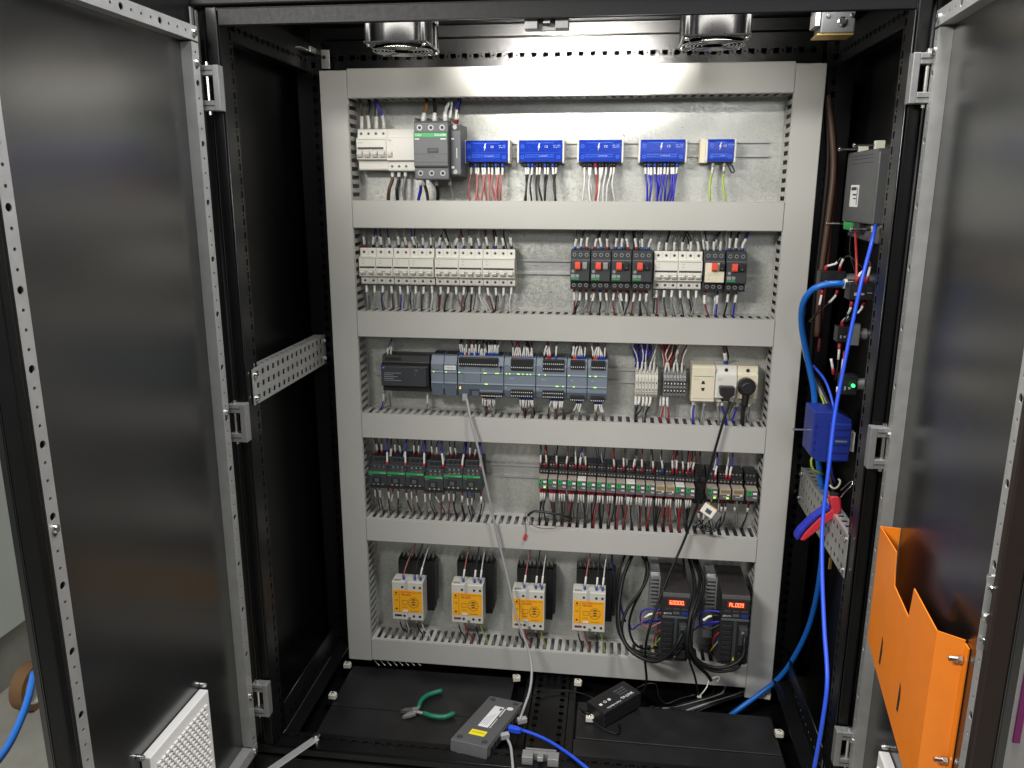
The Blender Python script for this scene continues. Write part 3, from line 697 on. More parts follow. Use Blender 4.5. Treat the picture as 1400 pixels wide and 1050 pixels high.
def starter(x, z, label, front='charcoal', start='black_plastic', groupn='motor starters with red stop buttons'):
    """thermal-magnetic motor starter, 45 mm wide"""
    w = .0446; t = thing('motor_starter', label, 'motor starter', (x, PL, z), groupn)
    MB().prism([(-.006, -.0445), (-.062, -.0445), (-.066, -.042), (-.066, -.026), (-.078, -.025), (-.078, .021), (-.070, .0225), (-.066, .024), (-.066, .042), (-.062, .0445), (-.006, .0445)], .0003, w-.0003).build('body', 'charcoal', t, bevel=.0009)
    B('front_cover', front, t, (.0015, w-.0015, -.0800, -.0780, -.0235, .0195), bevel=.0007)
    B('lower_terminal_cover', 'black_plastic', t, (.0008, w-.0008, -.0672, -.0660, -.0435, -.0262))
    B('cover_line', 'cast_grey', t, (.001, w-.001, -.0716, -.0702, .0221, .0231))
    for k in range(3):
        c = .0085+.0138*k
        for zz, m in ((.034, 'charcoal_light'), (-.0345, 'charcoal_light')):
            o = MB().ring((c, -.0668 if zz > 0 else -.0679, zz), 'y', .0026, .0043, .0010, 12).build('terminal_ring', 'cast_grey', t)
            MB().cyl((c, -.0664 if zz > 0 else -.0676, zz), 'y', .0026, .0004, 8).build('terminal_screw', 'black_matt', t)
    bx = .011 if front == 'charcoal' else .015
    MB().prism([(-.0801, .001), (-.086, .0015), (-.089, .005), (-.089, .0175), (-.086, .0195), (-.0801, .0195)], bx, bx+.0122).build('stop_button', 'salmon', t, bevel=.0009)
    text('mark', '0', .004, 'red', t, (bx+.006, -.0892, .006))
    MB().prism([(-.0801, .001), (-.083, .0015), (-.0855, .005), (-.0855, .0175), (-.083, .0195), (-.0801, .0195)], bx+.0165, bx+.0275).build('start_button', start, t, bevel=.0009)
    text('mark', 'I', .004, 'ink_white', t, (bx+.022, -.0857, .007))
    if front == 'charcoal':
        B('rating_label', 'ink_grey', t, (.002, .011, -.0803, -.0801, -.0160, -.0085)); B('green_label', 'green', t, (.002, .020, -.0803, -.0801, -.0205, -.0170)); B('white_label', 'ink_grey', t, (.0125, .020, -.0803, -.0801, -.0155, -.0090))
        MB().cyl((.0065, -.0803, -.002), 'y', .0035, .0003, 10).build('setting_dial', 'ink_grey', t)
    else:
        MB().ring((.009, -.0812, -.004), 'y', .002, .0045, .0012, 14).build('setting_dial', 'white_plastic', t)
        text('print', 'I>', .004, 'ink', t, (.010, -.0803, -.017))
    return t
Ys = PL-.080; x0 = ax(779.5, 365, Ys); sp = (ax(893, 365, Ys)-x0)/4
ords = ['first', 'second', 'third', 'fourth']; xs = []
for k in range(4):
    starter(x0+sp*k, RZ[1], 'dark grey motor starter with red button, %s from the bare rail%s' % (ords[k], ', grey start button' if k < 2 else ''), start='cast_grey' if k < 2 else 'black_plastic'); xs += [x0+sp*k+.0085+.0138*j for j in range(3)]
bundle(xs, .040, RZ[1]+.045, DT[1]-DH, 'nbgbbnbbgbbg', 'the four motor starters', ferr='uurruruurruu', fl=.006, sl=.019, r=.0017)
bundle(xs, .040, RZ[1]-.045, DT[2], 'mbgnbgmbgmbg', 'the four motor starters', ferr='rrrrurrrrrrr', fl=.008, sl=.020, r=.0017)
xb = ax(963.5, 365, Ys); starter(xb, RZ[1]+.001, 'beige-fronted motor starter with offset red button', front='cream')
xc = ax(993.5, 365, Ys); starter(xc, RZ[1], 'dark grey motor starter at the right end of the second row')
bundle([xb+.0085, xb+.0223, xb+.0361], .040, RZ[1]+.045, DT[1]-DH, 'bbg', 'the beige motor starter', ferr=None, sl=.021, r=.0017)
bundle([xb+.0085, xb+.0361], .040, RZ[1]-.045, DT[2], 'mu', 'the beige motor starter', ferr=None, sl=.020, r=.0018, gap=.010)
bundle([xc+.0085, xc+.0223, xc+.0361], .040, RZ[1]+.045, DT[1]-DH, 'bbu', 'the right-hand motor starter', ferr='uku', fl=.006, sl=.022, r=.0017)
bundle([xc+.012, xc+.030], .040, RZ[1]-.045, DT[2], 'bu', 'the right-hand motor starter', ferr=None, sl=.020, r=.0018, gap=.006)

# ---- first row: residual current breaker
Yb = PL-.060; x = ax(487.5, 207, Yb); xr = ax(528, 207, Yb); xe = ax(566.5, 207, Yb); z = RZ[0]; zo = (az(510, 207, Yb)-z)
t = thing('residual_current_breaker', 'wide white residual-current breaker at the left end of the top row', 'circuit breaker', (x, PL, z))
w = xr-x; w2 = xe-x
MB().prism([(-.006, -.046), (-.046, -.046), (-.048, -.043), (-.048, -.0235), (-.0605, -.0225), (-.0605, .0245), (-.048, .0255), (-.048, .043), (-.046, .0445), (-.006, .0445)], .0003, w).build('body', 'white_plastic', t, bevel=.0008)
MB().prism([(-.006, -.048), (-.048, -.048), (-.050, -.045), (-.050, -.0255), (-.060, -.0245), (-.060, .0245), (-.050, .0255), (-.050, .042), (-.048, .0445), (-.006, .0445)], w+.0006, w2).build('earth_leakage_module', 'white_plastic', t, bevel=.0008)
B('toggle_slot', 'charcoal', t, (.003, w-.006, -.0612, -.0608, -.0005, .0042)); B('green_line', 'green', t, (.002, w-.002, -.0610, -.0607, .0205, .0215))
for k in range(4):
    c = w*(k+.5)/4
    MB().prism([(-.0608, -.018), (-.0665, -.0175), (-.0715, -.0105), (-.0700, -.0085), (-.0608, -.0008)], c-.0060, c+.0060).build('toggle', 'white_plastic', t, bevel=.0008)
    MB().cyl((c, -.0485, .0345), 'y', .0036, .0006, 10).build('terminal_screw', 'cast_grey', t); MB().cyl((c, -.0488, .0342), 'y', .0022, .0006, 8).build('screw_recess', 'black_matt', t)
MB().prism([(-.0604, -.018), (-.066, -.0165), (-.069, -.010), (-.0604, -.004)], w+.004, w+.014).build('test_lever', 'white_plastic', t, bevel=.0008)
for k in range(3):
    c = w+.010+k*.0165; MB().cyl((c, -.0505, -.0375), 'y', .0034, .0006, 10).build('terminal_screw', 'cast_grey', t); MB().cyl((c, -.0508, -.0375), 'y', .002, .0006, 8).build('screw_recess', 'black_matt', t)
text('print', 'Vigi', .006, 'ink_grey', t, (w+.004, -.0604, .019), align='LEFT'); text('print', 'iC60N', .0045, 'ink_grey', t, (.004, -.0609, .014), align='LEFT')
bundle([x+w*(k+.5)/4 for k in range(4)], .043, z+.0447, DT[0]-DH, 'nbgu', 'the residual-current breaker', sl=.028, r=.0027, sr=.0043, ferr=None)
bundle([x+w+.006+k*.0155 for k in range(3)], .050, z-.0484, DT[1], 'nbg', 'the residual-current breaker', sl=.012, r=.0036, sr=.0044, ferr=None, bow=.012, spread=.02, back=False)

# ---- first row: contactor
Yc = -.035; x0, x1 = ax(566.5, 205, Yc), ax(613, 205, Yc); zt, zb = az(590, 165, Yc), az(590, 246, Yc); zc = (zt+zb)/2
t = thing('power_contactor', 'large grey power contactor with a green band in the top row', 'contactor', (x0, PL, zb)); w = x1-x0; H = zt-zb; D_ = PL-Yc
MB().prism([(-.006, .006), (-D_+.018, .006), (-D_+.018, .0), (-D_+.002, .0), (-D_, .003), (-D_, H*.21), (-D_-.004, H*.22), (-D_-.006, H*.24), (-D_-.006, H*.80), (-D_, H*.81), (-D_, H*.96), (-D_+.004, H), (-.006, H-.006)], 0, w).build('body', 'charcoal_light', t, bevel=.0012)
B('green_band', 'green', t, (.001, w-.001, -D_-.0066, -D_-.0062, H*.725, H*.795))
text('print', 'TeSys', .006, 'ink_white', t, (.004, -D_-.0069, H*.76), align='LEFT'); text('print', 'Schneider', .0065, 'ink_white', t, (w-.003, -D_-.0069, H*.76), align='RIGHT', bold=.01)
B('print_line', 'ink_white', t, (.003, .013, -D_-.0066, -D_-.0062, H*.685, H*.70), (w-.016, w-.004, -D_-.0066, -D_-.0062, H*.685, H*.70))
B('armature_window', 'black_plastic', t, (w*.40, w*.72, -D_-.0068, -D_-.0062, H*.46, H*.54)); B('armature', 'charcoal', t, (w*.45, w*.69, -D_-.0080, -D_-.0069, H*.475, H*.525), bevel=.0004)
B('front_joint', 'black_plastic', t, (.001, w-.001, -D_-.0064, -D_-.0061, H*.437, H*.442), (.001, w-.001, -D_-.0064, -D_-.0061, H*.295, H*.300))
text('print', '1 2 3', .005, 'ink', t, (w*.55, -D_-.0066, H*.39))
for zz in (H*.885, H*.115):
    for k in range(3):
        c = w*(.17+.33*k); MB().ring((c, -D_-.0012, zz), 'y', .0035, .0062, .0012, 16).build('terminal_ring', 'cast_grey', t); MB().cyl((c, -D_-.0007, zz), 'y', .0036, .0006, 10).build('terminal_screw', 'black_matt', t)
for k in range(4): B('barrier_rib', 'charcoal_light', t, (w*(.003+.331*k), w*(.003+.331*k)+.0025, -D_+.004, -.05, H+.0002, H+.007))
xa0, xa1 = w+.0008, ax(630, 205, Yc+.02)-x0
MB().prism([(-.02, .008), (-D_+.025, .008), (-D_+.02, .012), (-D_+.02, H-.02), (-D_+.03, H-.006), (-.02, H-.006)], xa0, xa1).build('auxiliary_block', 'charcoal_light', t, bevel=.001)
B('auxiliary_label', 'ink_white', t, (xa0+.0135, xa0+.0145, -D_+.0195, -D_+.0198, H*.38, H*.55), (xa0+.002, xa0+.008, -D_+.0194, -D_+.0198, H*.69, H*.72), (xa0+.002, xa0+.008, -D_+.0194, -D_+.0198, H*.20, H*.24))
for zz in (H-.012, .018): MB().cyl((xa0+.010, -D_+.0192, zz), 'y', .005, .001, 12).build('terminal_screw', 'cast_grey', t)
zt2 = zt
xx = [x0+w*(.17+.33*k) for k in range(3)]
bundle(xx, .0, zt2, DT[0]-DH, 'tbw', 'the large contactor', sl=.020, r=.0040, sr=.0052, ferr=None, spread=.004, bow=.0, back=False)
bundle([xx[2]+.010, x0+w+.012], -.005, zt2-.004, DT[0]-DH, 'wu', 'the auxiliary block of the large contactor', sl=.024, r=.0019, ferr='rr', fl=.008)
bundle([xx[0]-.012, xx[0]-.004, xx[1]-.002, xx[2]+.004], .015, zb+.002, DT[1], 'unbg', 'the large contactor', sl=.012, r=.0034, sr=.0044, ferr=None, spread=.008, bow=-.004, back=False)

# ---- first row: blue distribution blocks
def block(px0, px1, label, cols, where, fcols='uk', nw=8, sl=.017, r=.0021):
    Yf = .037; x0, x1 = ax(px0, 206, Yf), ax(px1, 206, Yf); z = RZ[0]-.006; w = x1-x0
    t = thing('distribution_block', label, 'terminal block', (x0, PL, z), 'blue-lidded distribution blocks')
    MB().prism([(-.006, -.022), (-.040, -.022), (-.042, .024), (-.006, .024)], .004, w-.004).build('base', 'blue_box', t, bevel=.001)
    for (a, b) in ((0, .0042), (w-.0042, w)): MB().prism([(-.006, -.026), (-.046, -.025), (-.048, -.020), (-.048, .022), (-.044, .026), (-.006, .026)], a, b).build('end_cap', 'white_plastic', t, bevel=.0008)
    if w < .08: B('side_box', 'cream', t, (-.012, -.0003, -.046, -.008, -.025, .025), bevel=.001)
    MB().prism([(-.0425, -.023), (-.0478, -.022), (-.050, -.016), (-.050, .018), (-.046, .0245), (-.0425, .0245)], .0044, w-.0044).build('lid', 'blue_lid', t, bevel=.001)
    B('lid_rib', 'blue_box', t, (.006, w-.006, -.0506, -.0502, -.0028, -.0018))
    B('lid_gloss_bar', 'blue_lid_light', t, (.0225, w-.0225, -.0506, -.0502, .0175, .0190))  # lamp reflection on the lid, put in as a lighter blue bar
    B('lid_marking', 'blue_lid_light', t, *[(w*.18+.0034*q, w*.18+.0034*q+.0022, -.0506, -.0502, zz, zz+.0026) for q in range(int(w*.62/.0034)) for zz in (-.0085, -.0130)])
    mb = MB()
    for cx in (.0125, w-.0125):
        for cz in (.011, -.012): mb.ring((cx, -.0512, cz), 'y', .0022, .0042, .0012, 12)
    mb.build('lid_boss', 'blue_lid_light', t)
    k = .010; cx = w*.46; cz = .010
    MB().prism([(cx+.001, cz+.0075), (cx+.0035, cz+.0075), (cx+.0012, cz+.0012), (cx+.0034, cz+.0012), (cx-.0012, cz-.0085), (cx+.0000, cz-.0018), (cx-.0022, cz-.0018)], -.0511, -.0507, 'y').build('bolt_symbol', 'ink_white', t)
    text('mark', 'CE', .0066, 'ink_white', t, (w*.62, -.0509, .010))
    text('print', '690V  125A', .0030, 'ink_white', t, (w*.83, -.0509, .0125)); text('print', 'IEC 60947', .0030, 'ink_white', t, (w*.83, -.0509, .0085)) if w > .08 else None
    text('print', '1 2 3 4 5 6 7 8' if w > .08 else '1 2 3 4', .0034, 'ink_white', t, (w*.55, -.0512, -.010))
    xs = [x0+w*(.12+.74*(i+.5)/nw)+random.uniform(-.002, .002) for i in range(nw)]
    bundle(xs, .050, z-.0245, DT[1], cols, where, ferr=fcols, fl=.009, sl=sl, r=r, sr=.0029, spread=.007, snap=False, bow=.010, jit=.006, back=False)
block(634, 697, 'blue-lidded distribution block with pinkish red wires', 'pppppppppp', 'the blue block beside the contactor', 'kukkukkuku', 10, r=.0022)
block(707, 771.5, 'blue-lidded distribution block with black wires', 'bbbbbbbbb', 'the second blue block', 'kuukkukuk', 9)
block(789, 852.5, 'blue-lidded distribution block with mostly white wires', 'wwwrwwwww', 'the middle blue block', 'kkkrkkkkk', 9)
block(873, 939.5, 'blue-lidded distribution block with bright blue wires', 'uuuuuuuuuuu', 'the fourth blue block', 'kukukkukkku', 11)
block(965, 1006.5, 'small blue-lidded earth block with yellow-green wires', 'll', 'the small blue earth block', 'gg', 2, sl=.014)
xk = ax(992, 222, .05); wire([(xk, .04, RZ[0]-.03), (xk+.008, .035, RZ[0]-.044), (xk+.013, .035, RZ[0]-.052), (xk+.018, .035, RZ[0]-.048), (xk+.012, .04, RZ[0]-.036)], .0016, 'wire_black', 'black wire loop under the small blue earth block')
# ================================================================== row 3
z3 = RZ[2]; Yp = .014
# power supply
x0, x1 = ax(521, 510, Yp), ax(586, 510, Yp); w = x1-x0
t = thing('power_supply', 'black and grey power supply at the left end of the third row', 'power supply', (x0, PL, z3))
MB().prism([(-.006, -.045), (-.052, -.045), (-.058, -.040), (-.058, -.028), (-.071, -.027), (-.071, .022), (-.058, .028), (-.055, .045), (-.006, .045)], 0, w).build('body', 'black_plastic', t, bevel=.001)
B('front_cover', 'charcoal', t, (.001, w-.006, -.0735, -.0711, -.027, .020), bevel=.0008)
B('vent_rib', 'black_plastic', t, *[(.008+.005*k, .011+.005*k, -.0586, -.0581, .032, .040) for k in range(8)])
B('rating_print', 'ink_grey', t, *[(.008, .008+random.uniform(.022, .045), -.0739, -.0736, .004-.0045*k, .0052-.0045*k) for k in range(5)])
text('mark', 'CE', .005, 'ink_grey', t, (w*.75, -.0739, .012)); text('mark', 'UL', .004, 'ink_grey', t, (w*.72, -.0739, .002))
B('status_light', 'led_blue', t, (.005, .009, -.0741, -.0736, .016, .018))
for k in range(3): MB().cyl((.075+.008*k, -.0585, -.034), 'y', .0025, .0006, 8).build('terminal_screw', 'black_matt', t)
bundle([x0+.012, x0+.020], .035, z3+.045, DT[2]-DH, 'vg', 'the black power supply', sl=.018, r=.0014)
bundle([x0-.006, x0+w-.012], .045, z3-.046, DT[3], 'ug', 'the black power supply', sl=.02, r=.0014, ferr='gg')
# controller modules
def plc(px0, px1, kind, label, leds=(), leds2=()):
    x0, x1 = ax(px0, 515, Yp), ax(px1, 515, Yp); w = x1-x0-.0006; d = PL-Yp
    t = thing('controller_module', label, 'controller', (x0, PL, z3), 'blue-grey controller modules')
    MB().prism([(-.006, -.050), (-d+.014, -.050), (-d+.010, -.046), (-d, -.030), (-d, .030), (-d+.010, .048), (-d+.014, .050), (-.006, .050)], 0, w).build('body', 'plc', t, bevel=.0008)
    B('housing_top', 'black_plastic', t, *[(w*(.06+.9*k/max(2, int(w/.006))), w*(.06+.9*k/max(2, int(w/.006)))+.0035, -.05, -.012, .0502, .0515) for k in range(max(2, int(w/.006)))])
    B('edge_line', 'plc_edge', t, (.0005, w-.0005, -d-.0016, -d-.0002, .0095, .0128)); B('edge_line', 'plc_edge', t, (.0005, w-.0005, -d-.0016, -d-.0002, -.0170, -.0140))
    B('shadow_line', 'plc_dark', t, (.0005, w-.0005, -d-.0006, -d-.0002, .0078, .0093), (.0005, w-.0005, -d-.0006, -d-.0002, -.0195, -.0172))
    for f in leds: B('status_light', 'led_green', t, (w*f-.0014, w*f+.0014, -d-.0022, -d-.0017, .0098, .0120))
    for f in leds2: B('status_light', 'led_green', t, (w*f-.0018, w*f+.0018, -d-.0022, -d-.0017, -.0168, -.0148))
    def terms(a, b, za, zb, n, rows=1):
        o = B('terminal_strip', 'black_plastic', t, (w*a, w*b, -d-.004, -d+.016, za, zb), bevel=.0006)
        W_ = w*(b-a)
        for rr in range(rows):
            zz = za+(zb-za)*(.28 if rows == 1 else (.22+.45*rr))
            B('terminal_screw', 'ink_white', t, *[(w*a+W_*(k+.5)/n-.0009, w*a+W_*(k+.5)/n+.0009, -d-.0046, -d-.0042, zz-.0012, zz+.0012) for k in range(n)])
        return [x0+w*a+W_*(k+.5)/n for k in range(n)]
    if kind == 'comm':
        B('cover_panel', 'plc', t, (w*.06, w*.94, -d-.0012, -d-.0002, .016, .0295), bevel=.0005)
        B('lower_flap', 'plc_dark', t, (w*.06, w*.94, -d-.0002, -d+.004, -.047, -.0200))
        text('print', 'CM 1241', .003, 'ink_grey', t, (w*.6, -d-.0004, -.002))
    elif kind == 'cpu':
        tx = terms(.03, .88, .026, .047, 20); bx = terms(.50, .98, -.047, -.036, 13)
        B('cover_panel', 'plc', t, (w*.14, w*.50, -d-.0012, -d-.0002, -.0135, .0245), bevel=.0005)
        B('panel_line', 'plc_dark', t, (w*.135, w*.140, -d-.0014, -d-.0002, -.0135, .0245), (w*.50, w*.505, -d-.0014, -d-.0002, -.0135, .0245), (w*.135, w*.505, -d-.0014, -d-.0002, .0247, .0254))
        B('lower_flap', 'plc_dark', t, (w*.02, w*.98, -d-.001, -d-.0002, -.0295, -.0198)); B('port_recess', 'charcoal', t, (w*.25, w*.46, -d-.0008, -d+.002, -.045, -.0305)); B('port_flap', 'plc_dark', t, (w*.31, w*.46, -d-.0018, -d-.0009, -.045, -.0335))
        B('lower_cover', 'plc', t, (w*.48, w*.99, -d-.002, -d+.002, -.0355, -.0300), bevel=.0005)
        for k in (0, 1): B('run_light', 'led_amber', t, (w*.035, w*.065, -d-.0022, -d-.0012, -.0262-.0035*k, -.0240-.0035*k))
        B('printed_square', 'ink_grey', t, (w*.53, w*.60, -d-.0006, -d-.0002, .0155, .0215)); text('print', 'CPU', .004, 'ink_grey', t, (w*.86, -d-.0004, -.002))
        B('stylus_slot', 'black_matt', t, (w*.93, w*.955, -d-.001, -d-.0002, .014, .030), (w*.90, w*.985, -d-.001, -d-.0002, .024, .0265))
        B('network_plug', 'cable_grey', t, (w*.10, w*.21, -d-.006, -d+.006, -.058, -.042), bevel=.001)
        return t, tx, bx, x0, w
    else:
        a, b = (.22, .92) if w > .05 else (.16, .88)
        tx = terms(a, b, .020 if w > .05 else .027, .047, 11 if w > .05 else 7, 2 if kind == 'sm2' else 1); bx = terms(a, b, -.050 if w < .05 else -.046, -.0385 if w < .05 else -.026, 11 if w > .05 else 7, 1 if w < .05 else 2)
        text('print', 'SM 1223' if w > .05 else 'SM', .0032, 'ink_white', t, (w*.25, -d-.0004, -.001)); text('print', 'x', .003, 'ink_grey', t, (w*.85, -d-.0004, .002))
        B('left_lug', 'plc_edge', t, (w*.02, w*.10, -d-.0012, -d-.0002, -.025, -.0215), (w*.02, w*.12, -d-.0012, -d-.0002, .032, .034))
        return t, tx, bx, x0, w
    return t, [], [], x0, w
plc(589.5, 607, 'comm', 'narrow blue-grey communication module beside the power supply', (.22,))
t = plc(607.3, 625, 'comm', 'narrow blue-grey communication module with a white sticker', (.17,))[0]
w = .0295; B('sticker', 'paper', t, (.0015, .0285, -.0735, -.0725, .0165, .0265)); text('lettering', 'WS4005', .0062, 'ink_grey', t, (.0150, -.0738, .0213), bold=.02)
cpu, tx, bx, cx0, cw = plc(626, 688.7, 'cpu', 'wide blue-grey controller with the grey network cable plugged in below', (.035, .58, .62, .84, .88), (.61, .64))
bundle(tx, .030, z3+.047, DT[2]-DH, 'bbgnbrbgbgbbgbgbgbbg', 'the wide controller', fine=True, ferr='uu-r-uu-uu---uuuuuuu', fl=.009, sl=.020, r=.0012)
bundle(bx[:8], .030, z3-.047, DT[3], 'gngmgwgw', 'the wide controller', fine=True, ferr='rrkrkkkk', fl=.008, sl=.020, r=.0012)
m, tx, bx, *_ = plc(689.2, 732.5, 'sm', 'blue-grey input-output module right after the wide controller', (.08, .18, .44, .48, .60, .74, .84))
bundle(tx, .026, z3+.040, DT[2]-DH, 'brrgubgbbgb', 'the first input-output module', fine=True, ferr='krrruuuuuuu', fl=.010, sl=.022, r=.0013, sr=.0021)
bundle(bx[4:], .026, z3-.044, DT[3], 'mgmbmgm', 'the first input-output module', fine=True, ferr='u', fl=.010, sl=.020, r=.0013)
m, tx, bx, *_ = plc(733, 774.7, 'sm2', 'blue-grey input-output module with two stepped terminal rows', (.10, .30), (.68, .72, .90))
bundle([tx[0], tx[2], tx[3], tx[6]], .026, z3+.045, DT[2]-DH, 'mrgg', 'the second input-output module', fine=True, ferr='krru', fl=.010, sl=.024, r=.0016, sr=.0026)
bundle(bx[4:], .026, z3-.044, DT[3], 'mgmbmgm', 'the second input-output module', fine=True, ferr='u', fl=.010, sl=.020, r=.0013)
m, tx, bx, *_ = plc(775.2, 803, 'sm', 'narrow blue-grey module with five white-sleeved wires on top', (.10,), (.35,))
bundle(tx, .026, z3+.047, DT[2]-DH, 'wrggggg', 'the narrow third module', fine=True, ferr='koouuuu', fl=.009, sl=.024, r=.0012, sr=.0020)
bundle(bx[3:6], .026, z3-.050, DT[3], 'ggg', 'the narrow third module', fine=True, ferr='uuu', fl=.009, sl=.022, r=.0012)
m, tx, bx, *_ = plc(803.5, 830.8, 'sm', 'narrow blue-grey module at the right end of the controller', (.12, .38, .43), (.35, .42))
bundle(tx, .026, z3+.047, DT[2]-DH, 'wrrgggg', 'the narrow end module', fine=True, ferr='koouuuu', fl=.009, sl=.024, r=.0012, sr=.0020)
bundle(bx[2:6], .026, z3-.050, DT[3], 'gggg', 'the narrow end module', fine=True, ferr='uuuu', fl=.009, sl=.022, r=.0012)
# terminal blocks
def terminals(px0, px1, label, pal, n, where, upc, dnc):
    Yt = .030; x0, x1 = ax(px0, 525, Yt), ax(px1, 525, Yt); w = (x1-x0)/n; zc = z3-.012; d = PL-Yt
    for k in range(n):
        t = thing('terminal_block', label % ('leftmost', 'second', 'third', 'fourth', 'fifth', 'sixth', 'rightmost')[k if k < n-1 else 6], 'terminal block', (x0+w*k, PL, zc), where)
        MB().prism([(-.006, -.026), (-d+.012, -.030), (-d+.002, -.022), (-d, -.018), (-d, .018), (-d+.004, .020), (-d+.018, .034), (-d+.024, .042), (-.006, .042)], .0003, w-.0003).build('body', 'cast_grey' if pal else 'ssr_body', t, bevel=.0005)
        for zz in (.008, -.009):
            B('marker', 'black_plastic' if pal else 'ssr_body', t, (.0010, w-.0010, -d-.0009, -d-.0001, zz-.0055, zz+.0055)); B('clamp_opening', 'ink_white' if pal else 'black_matt', t, (w*.35, w*.65, -d-.0014, -d-.0010, zz-.0022, zz+.0016))
        B('test_slot', 'black_matt', t, (w*.3, w*.7, -d+.0095, -d+.011, .024, .027), (w*.3, w*.7, -d-.0005, -d, -.0165, -.0150))
    bundle([x0+w*(.2+.16*i) for i in range(len(upc))], .050, zc+.038, DT[2]-DH, upc, where, fine=True, ferr=None, sl=0, r=.0014, spread=.016, jit=.016)
    bundle([x0+w*(.5+1.3*i) for i in range(5)], .044, zc+.030, DT[2]-DH, 'wwwww', where, fine=True, ferr=None, sl=.024, r=.0015, spread=.014, jit=.012)
    bundle([x0+w*(.4+1.15*i) for i in range(len(dnc))], .040, zc-.028, DT[3], dnc, where, ferr=None, sl=.022, r=.0017, spread=.008)
terminals(868.5, 899.5, '%s of the pale terminals left of the grey ones with black markers', False, 7, 'the pale terminals under the blue wires', 'uvuuvuvuuvuvuvuuv', 'bbbgb')
terminals(907, 938, '%s of the grey terminals with black markers beside the white sockets', True, 7, 'the grey terminals under the red wires', 'rmrmrmmrmrmrm', 'rr')
# sockets
def socket(px0, px1, z, label, mm, kind):
    x0, x1 = ax(px0, 525, .02), ax(px1, 525, .02); w = x1-x0-.0004; d = PL-.020
    t = thing('rail_socket', label, 'power socket', (x0, PL, z), 'white rail-mounted sockets')
    MB().prism([(-.006, -.044), (-d+.014, -.044), (-d+.012, -.032), (-d, -.031), (-d, .024), (-d+.008, .026), (-d+.010, .044), (-.006, .044)] if kind != 'plain' else [(-.006, -.042), (-d+.003, -.042), (-d, -.040), (-d, .040), (-d+.010, .044), (-.006, .044)], 0, w).build('body', mm, t, bevel=.001)
    if kind == 'plain':
        B('green_line', 'green', t, (.004, w-.003, -d-.0004, -d+.0002, .0185, .0196)); B('front_line', 'ink_grey', t, (.002, w-.002, -d-.0004, -d+.0002, -.0342, -.0334))
        for zz, s in ((.004, 1), (-.011, -1)): MB().prism([(w*.5-.0042, zz-.003*s), (w*.5+.0042, zz-.003*s), (w*.5+.0022, zz+.0042*s), (w*.5-.0022, zz+.0042*s)], -d-.0006, -d+.0002, 'y').build('pin_hole', 'black_matt', t)
        text('print', 'IEC 16A', .003, 'ink_grey', t, (.005, -d-.0004, .012), align='LEFT')
    else:
        MB().cyl((w*.5, -d+.0075, .034), 'y', .0042, .001, 12).build('terminal_hole', 'black_matt', t); MB().cyl((w*.42, -d+.0105, -.038), 'y', .0040, .001, 12).build('terminal_hole', 'black_matt', t)
        B('print_line', 'ink_grey', t, (.004, .018, -d-.0004, -d+.0002, .0145, .0153), (.004, .016, -d-.0004, -d+.0002, .0105, .0111))
    return x0, w
sx, sw = socket(945.5, 977.5, z3-.002, 'cream socket with two dark pin holes, nothing plugged in', 'cream', 'plain')
bundle([sx+.012, sx+.034], .045, z3-.044, DT[3], 'ug', 'the cream socket', ferr=None, sl=.014, r=.0022)
sx, sw = socket(978, 1007.5, z3-.002, 'white socket with the black square plug', 'white_plastic', 'plug')
bundle([sx+sw*.48], .045, z3+.043, DT[2]-DH, 'm', 'the white socket with the square plug', ferr='u', fl=.008, sl=.018, r=.0024)
bundle([sx+.012, sx+.022], .045, z3-.046, DT[3], 'gu', 'the white socket with the square plug', ferr=None, sl=.012, r=.0022)
p = Vector((ax(994, 535, .0), .018, az(994, 535, .0)))
t = thing('power_plug', 'small square black plug in the middle socket', 'plug', p)
MB().prism([(-.016, .010), (.016, .010), (.017, .006), (.017, -.010), (.008, -.014), (.006, -.024), (-.004, -.024), (-.008, -.014), (-.015, -.010), (-.017, .006)], -.020, 0, 'y').build('body', 'black_plastic', t, bevel=.002)
pc = p
sx, sw = socket(1008, 1036.5, z3-.002, 'cream socket with the round black plug at the right', 'cream', 'plug')
bundle([sx+.008, sx+.036], .045, z3-.046, DT[3], 'ug', 'the right-hand socket', ferr=None, sl=.012, r=.0022)
p = Vector((ax(1021, 532, .0), .018, az(1021, 530, .0)))
t = thing('round_power_plug', 'round black plug with its lead hanging into the duct', 'plug', p)
MB().cyl((0, 0, 0), (0, -1, 0), .0205, .016, 24).cyl((0, -.016, 0), (0, -1, 0), .0205, .014, 24, .013).build('body', 'black_plastic', t, bevel=.001, smooth=True)
MB().tube(smooth_path([(0, -.014, -.006), (-.001, -.016, -.022), (-.002, -.013, -.040), (-.002, -.002, -.060), (.001, .014, -.082), (.002, .022, -.110)], .006), [.010]*4+[.0075]*6+[.0048]*30 if False else .0052, 10).build('lead', 'black_plastic', t, smooth='all')
MB().tube(smooth_path([(0, -.014, -.004), (-.001, -.016, -.022), (-.002, -.013, -.044)], .006), .0085, 10).build('strain_relief', 'black_plastic', t, smooth='all')

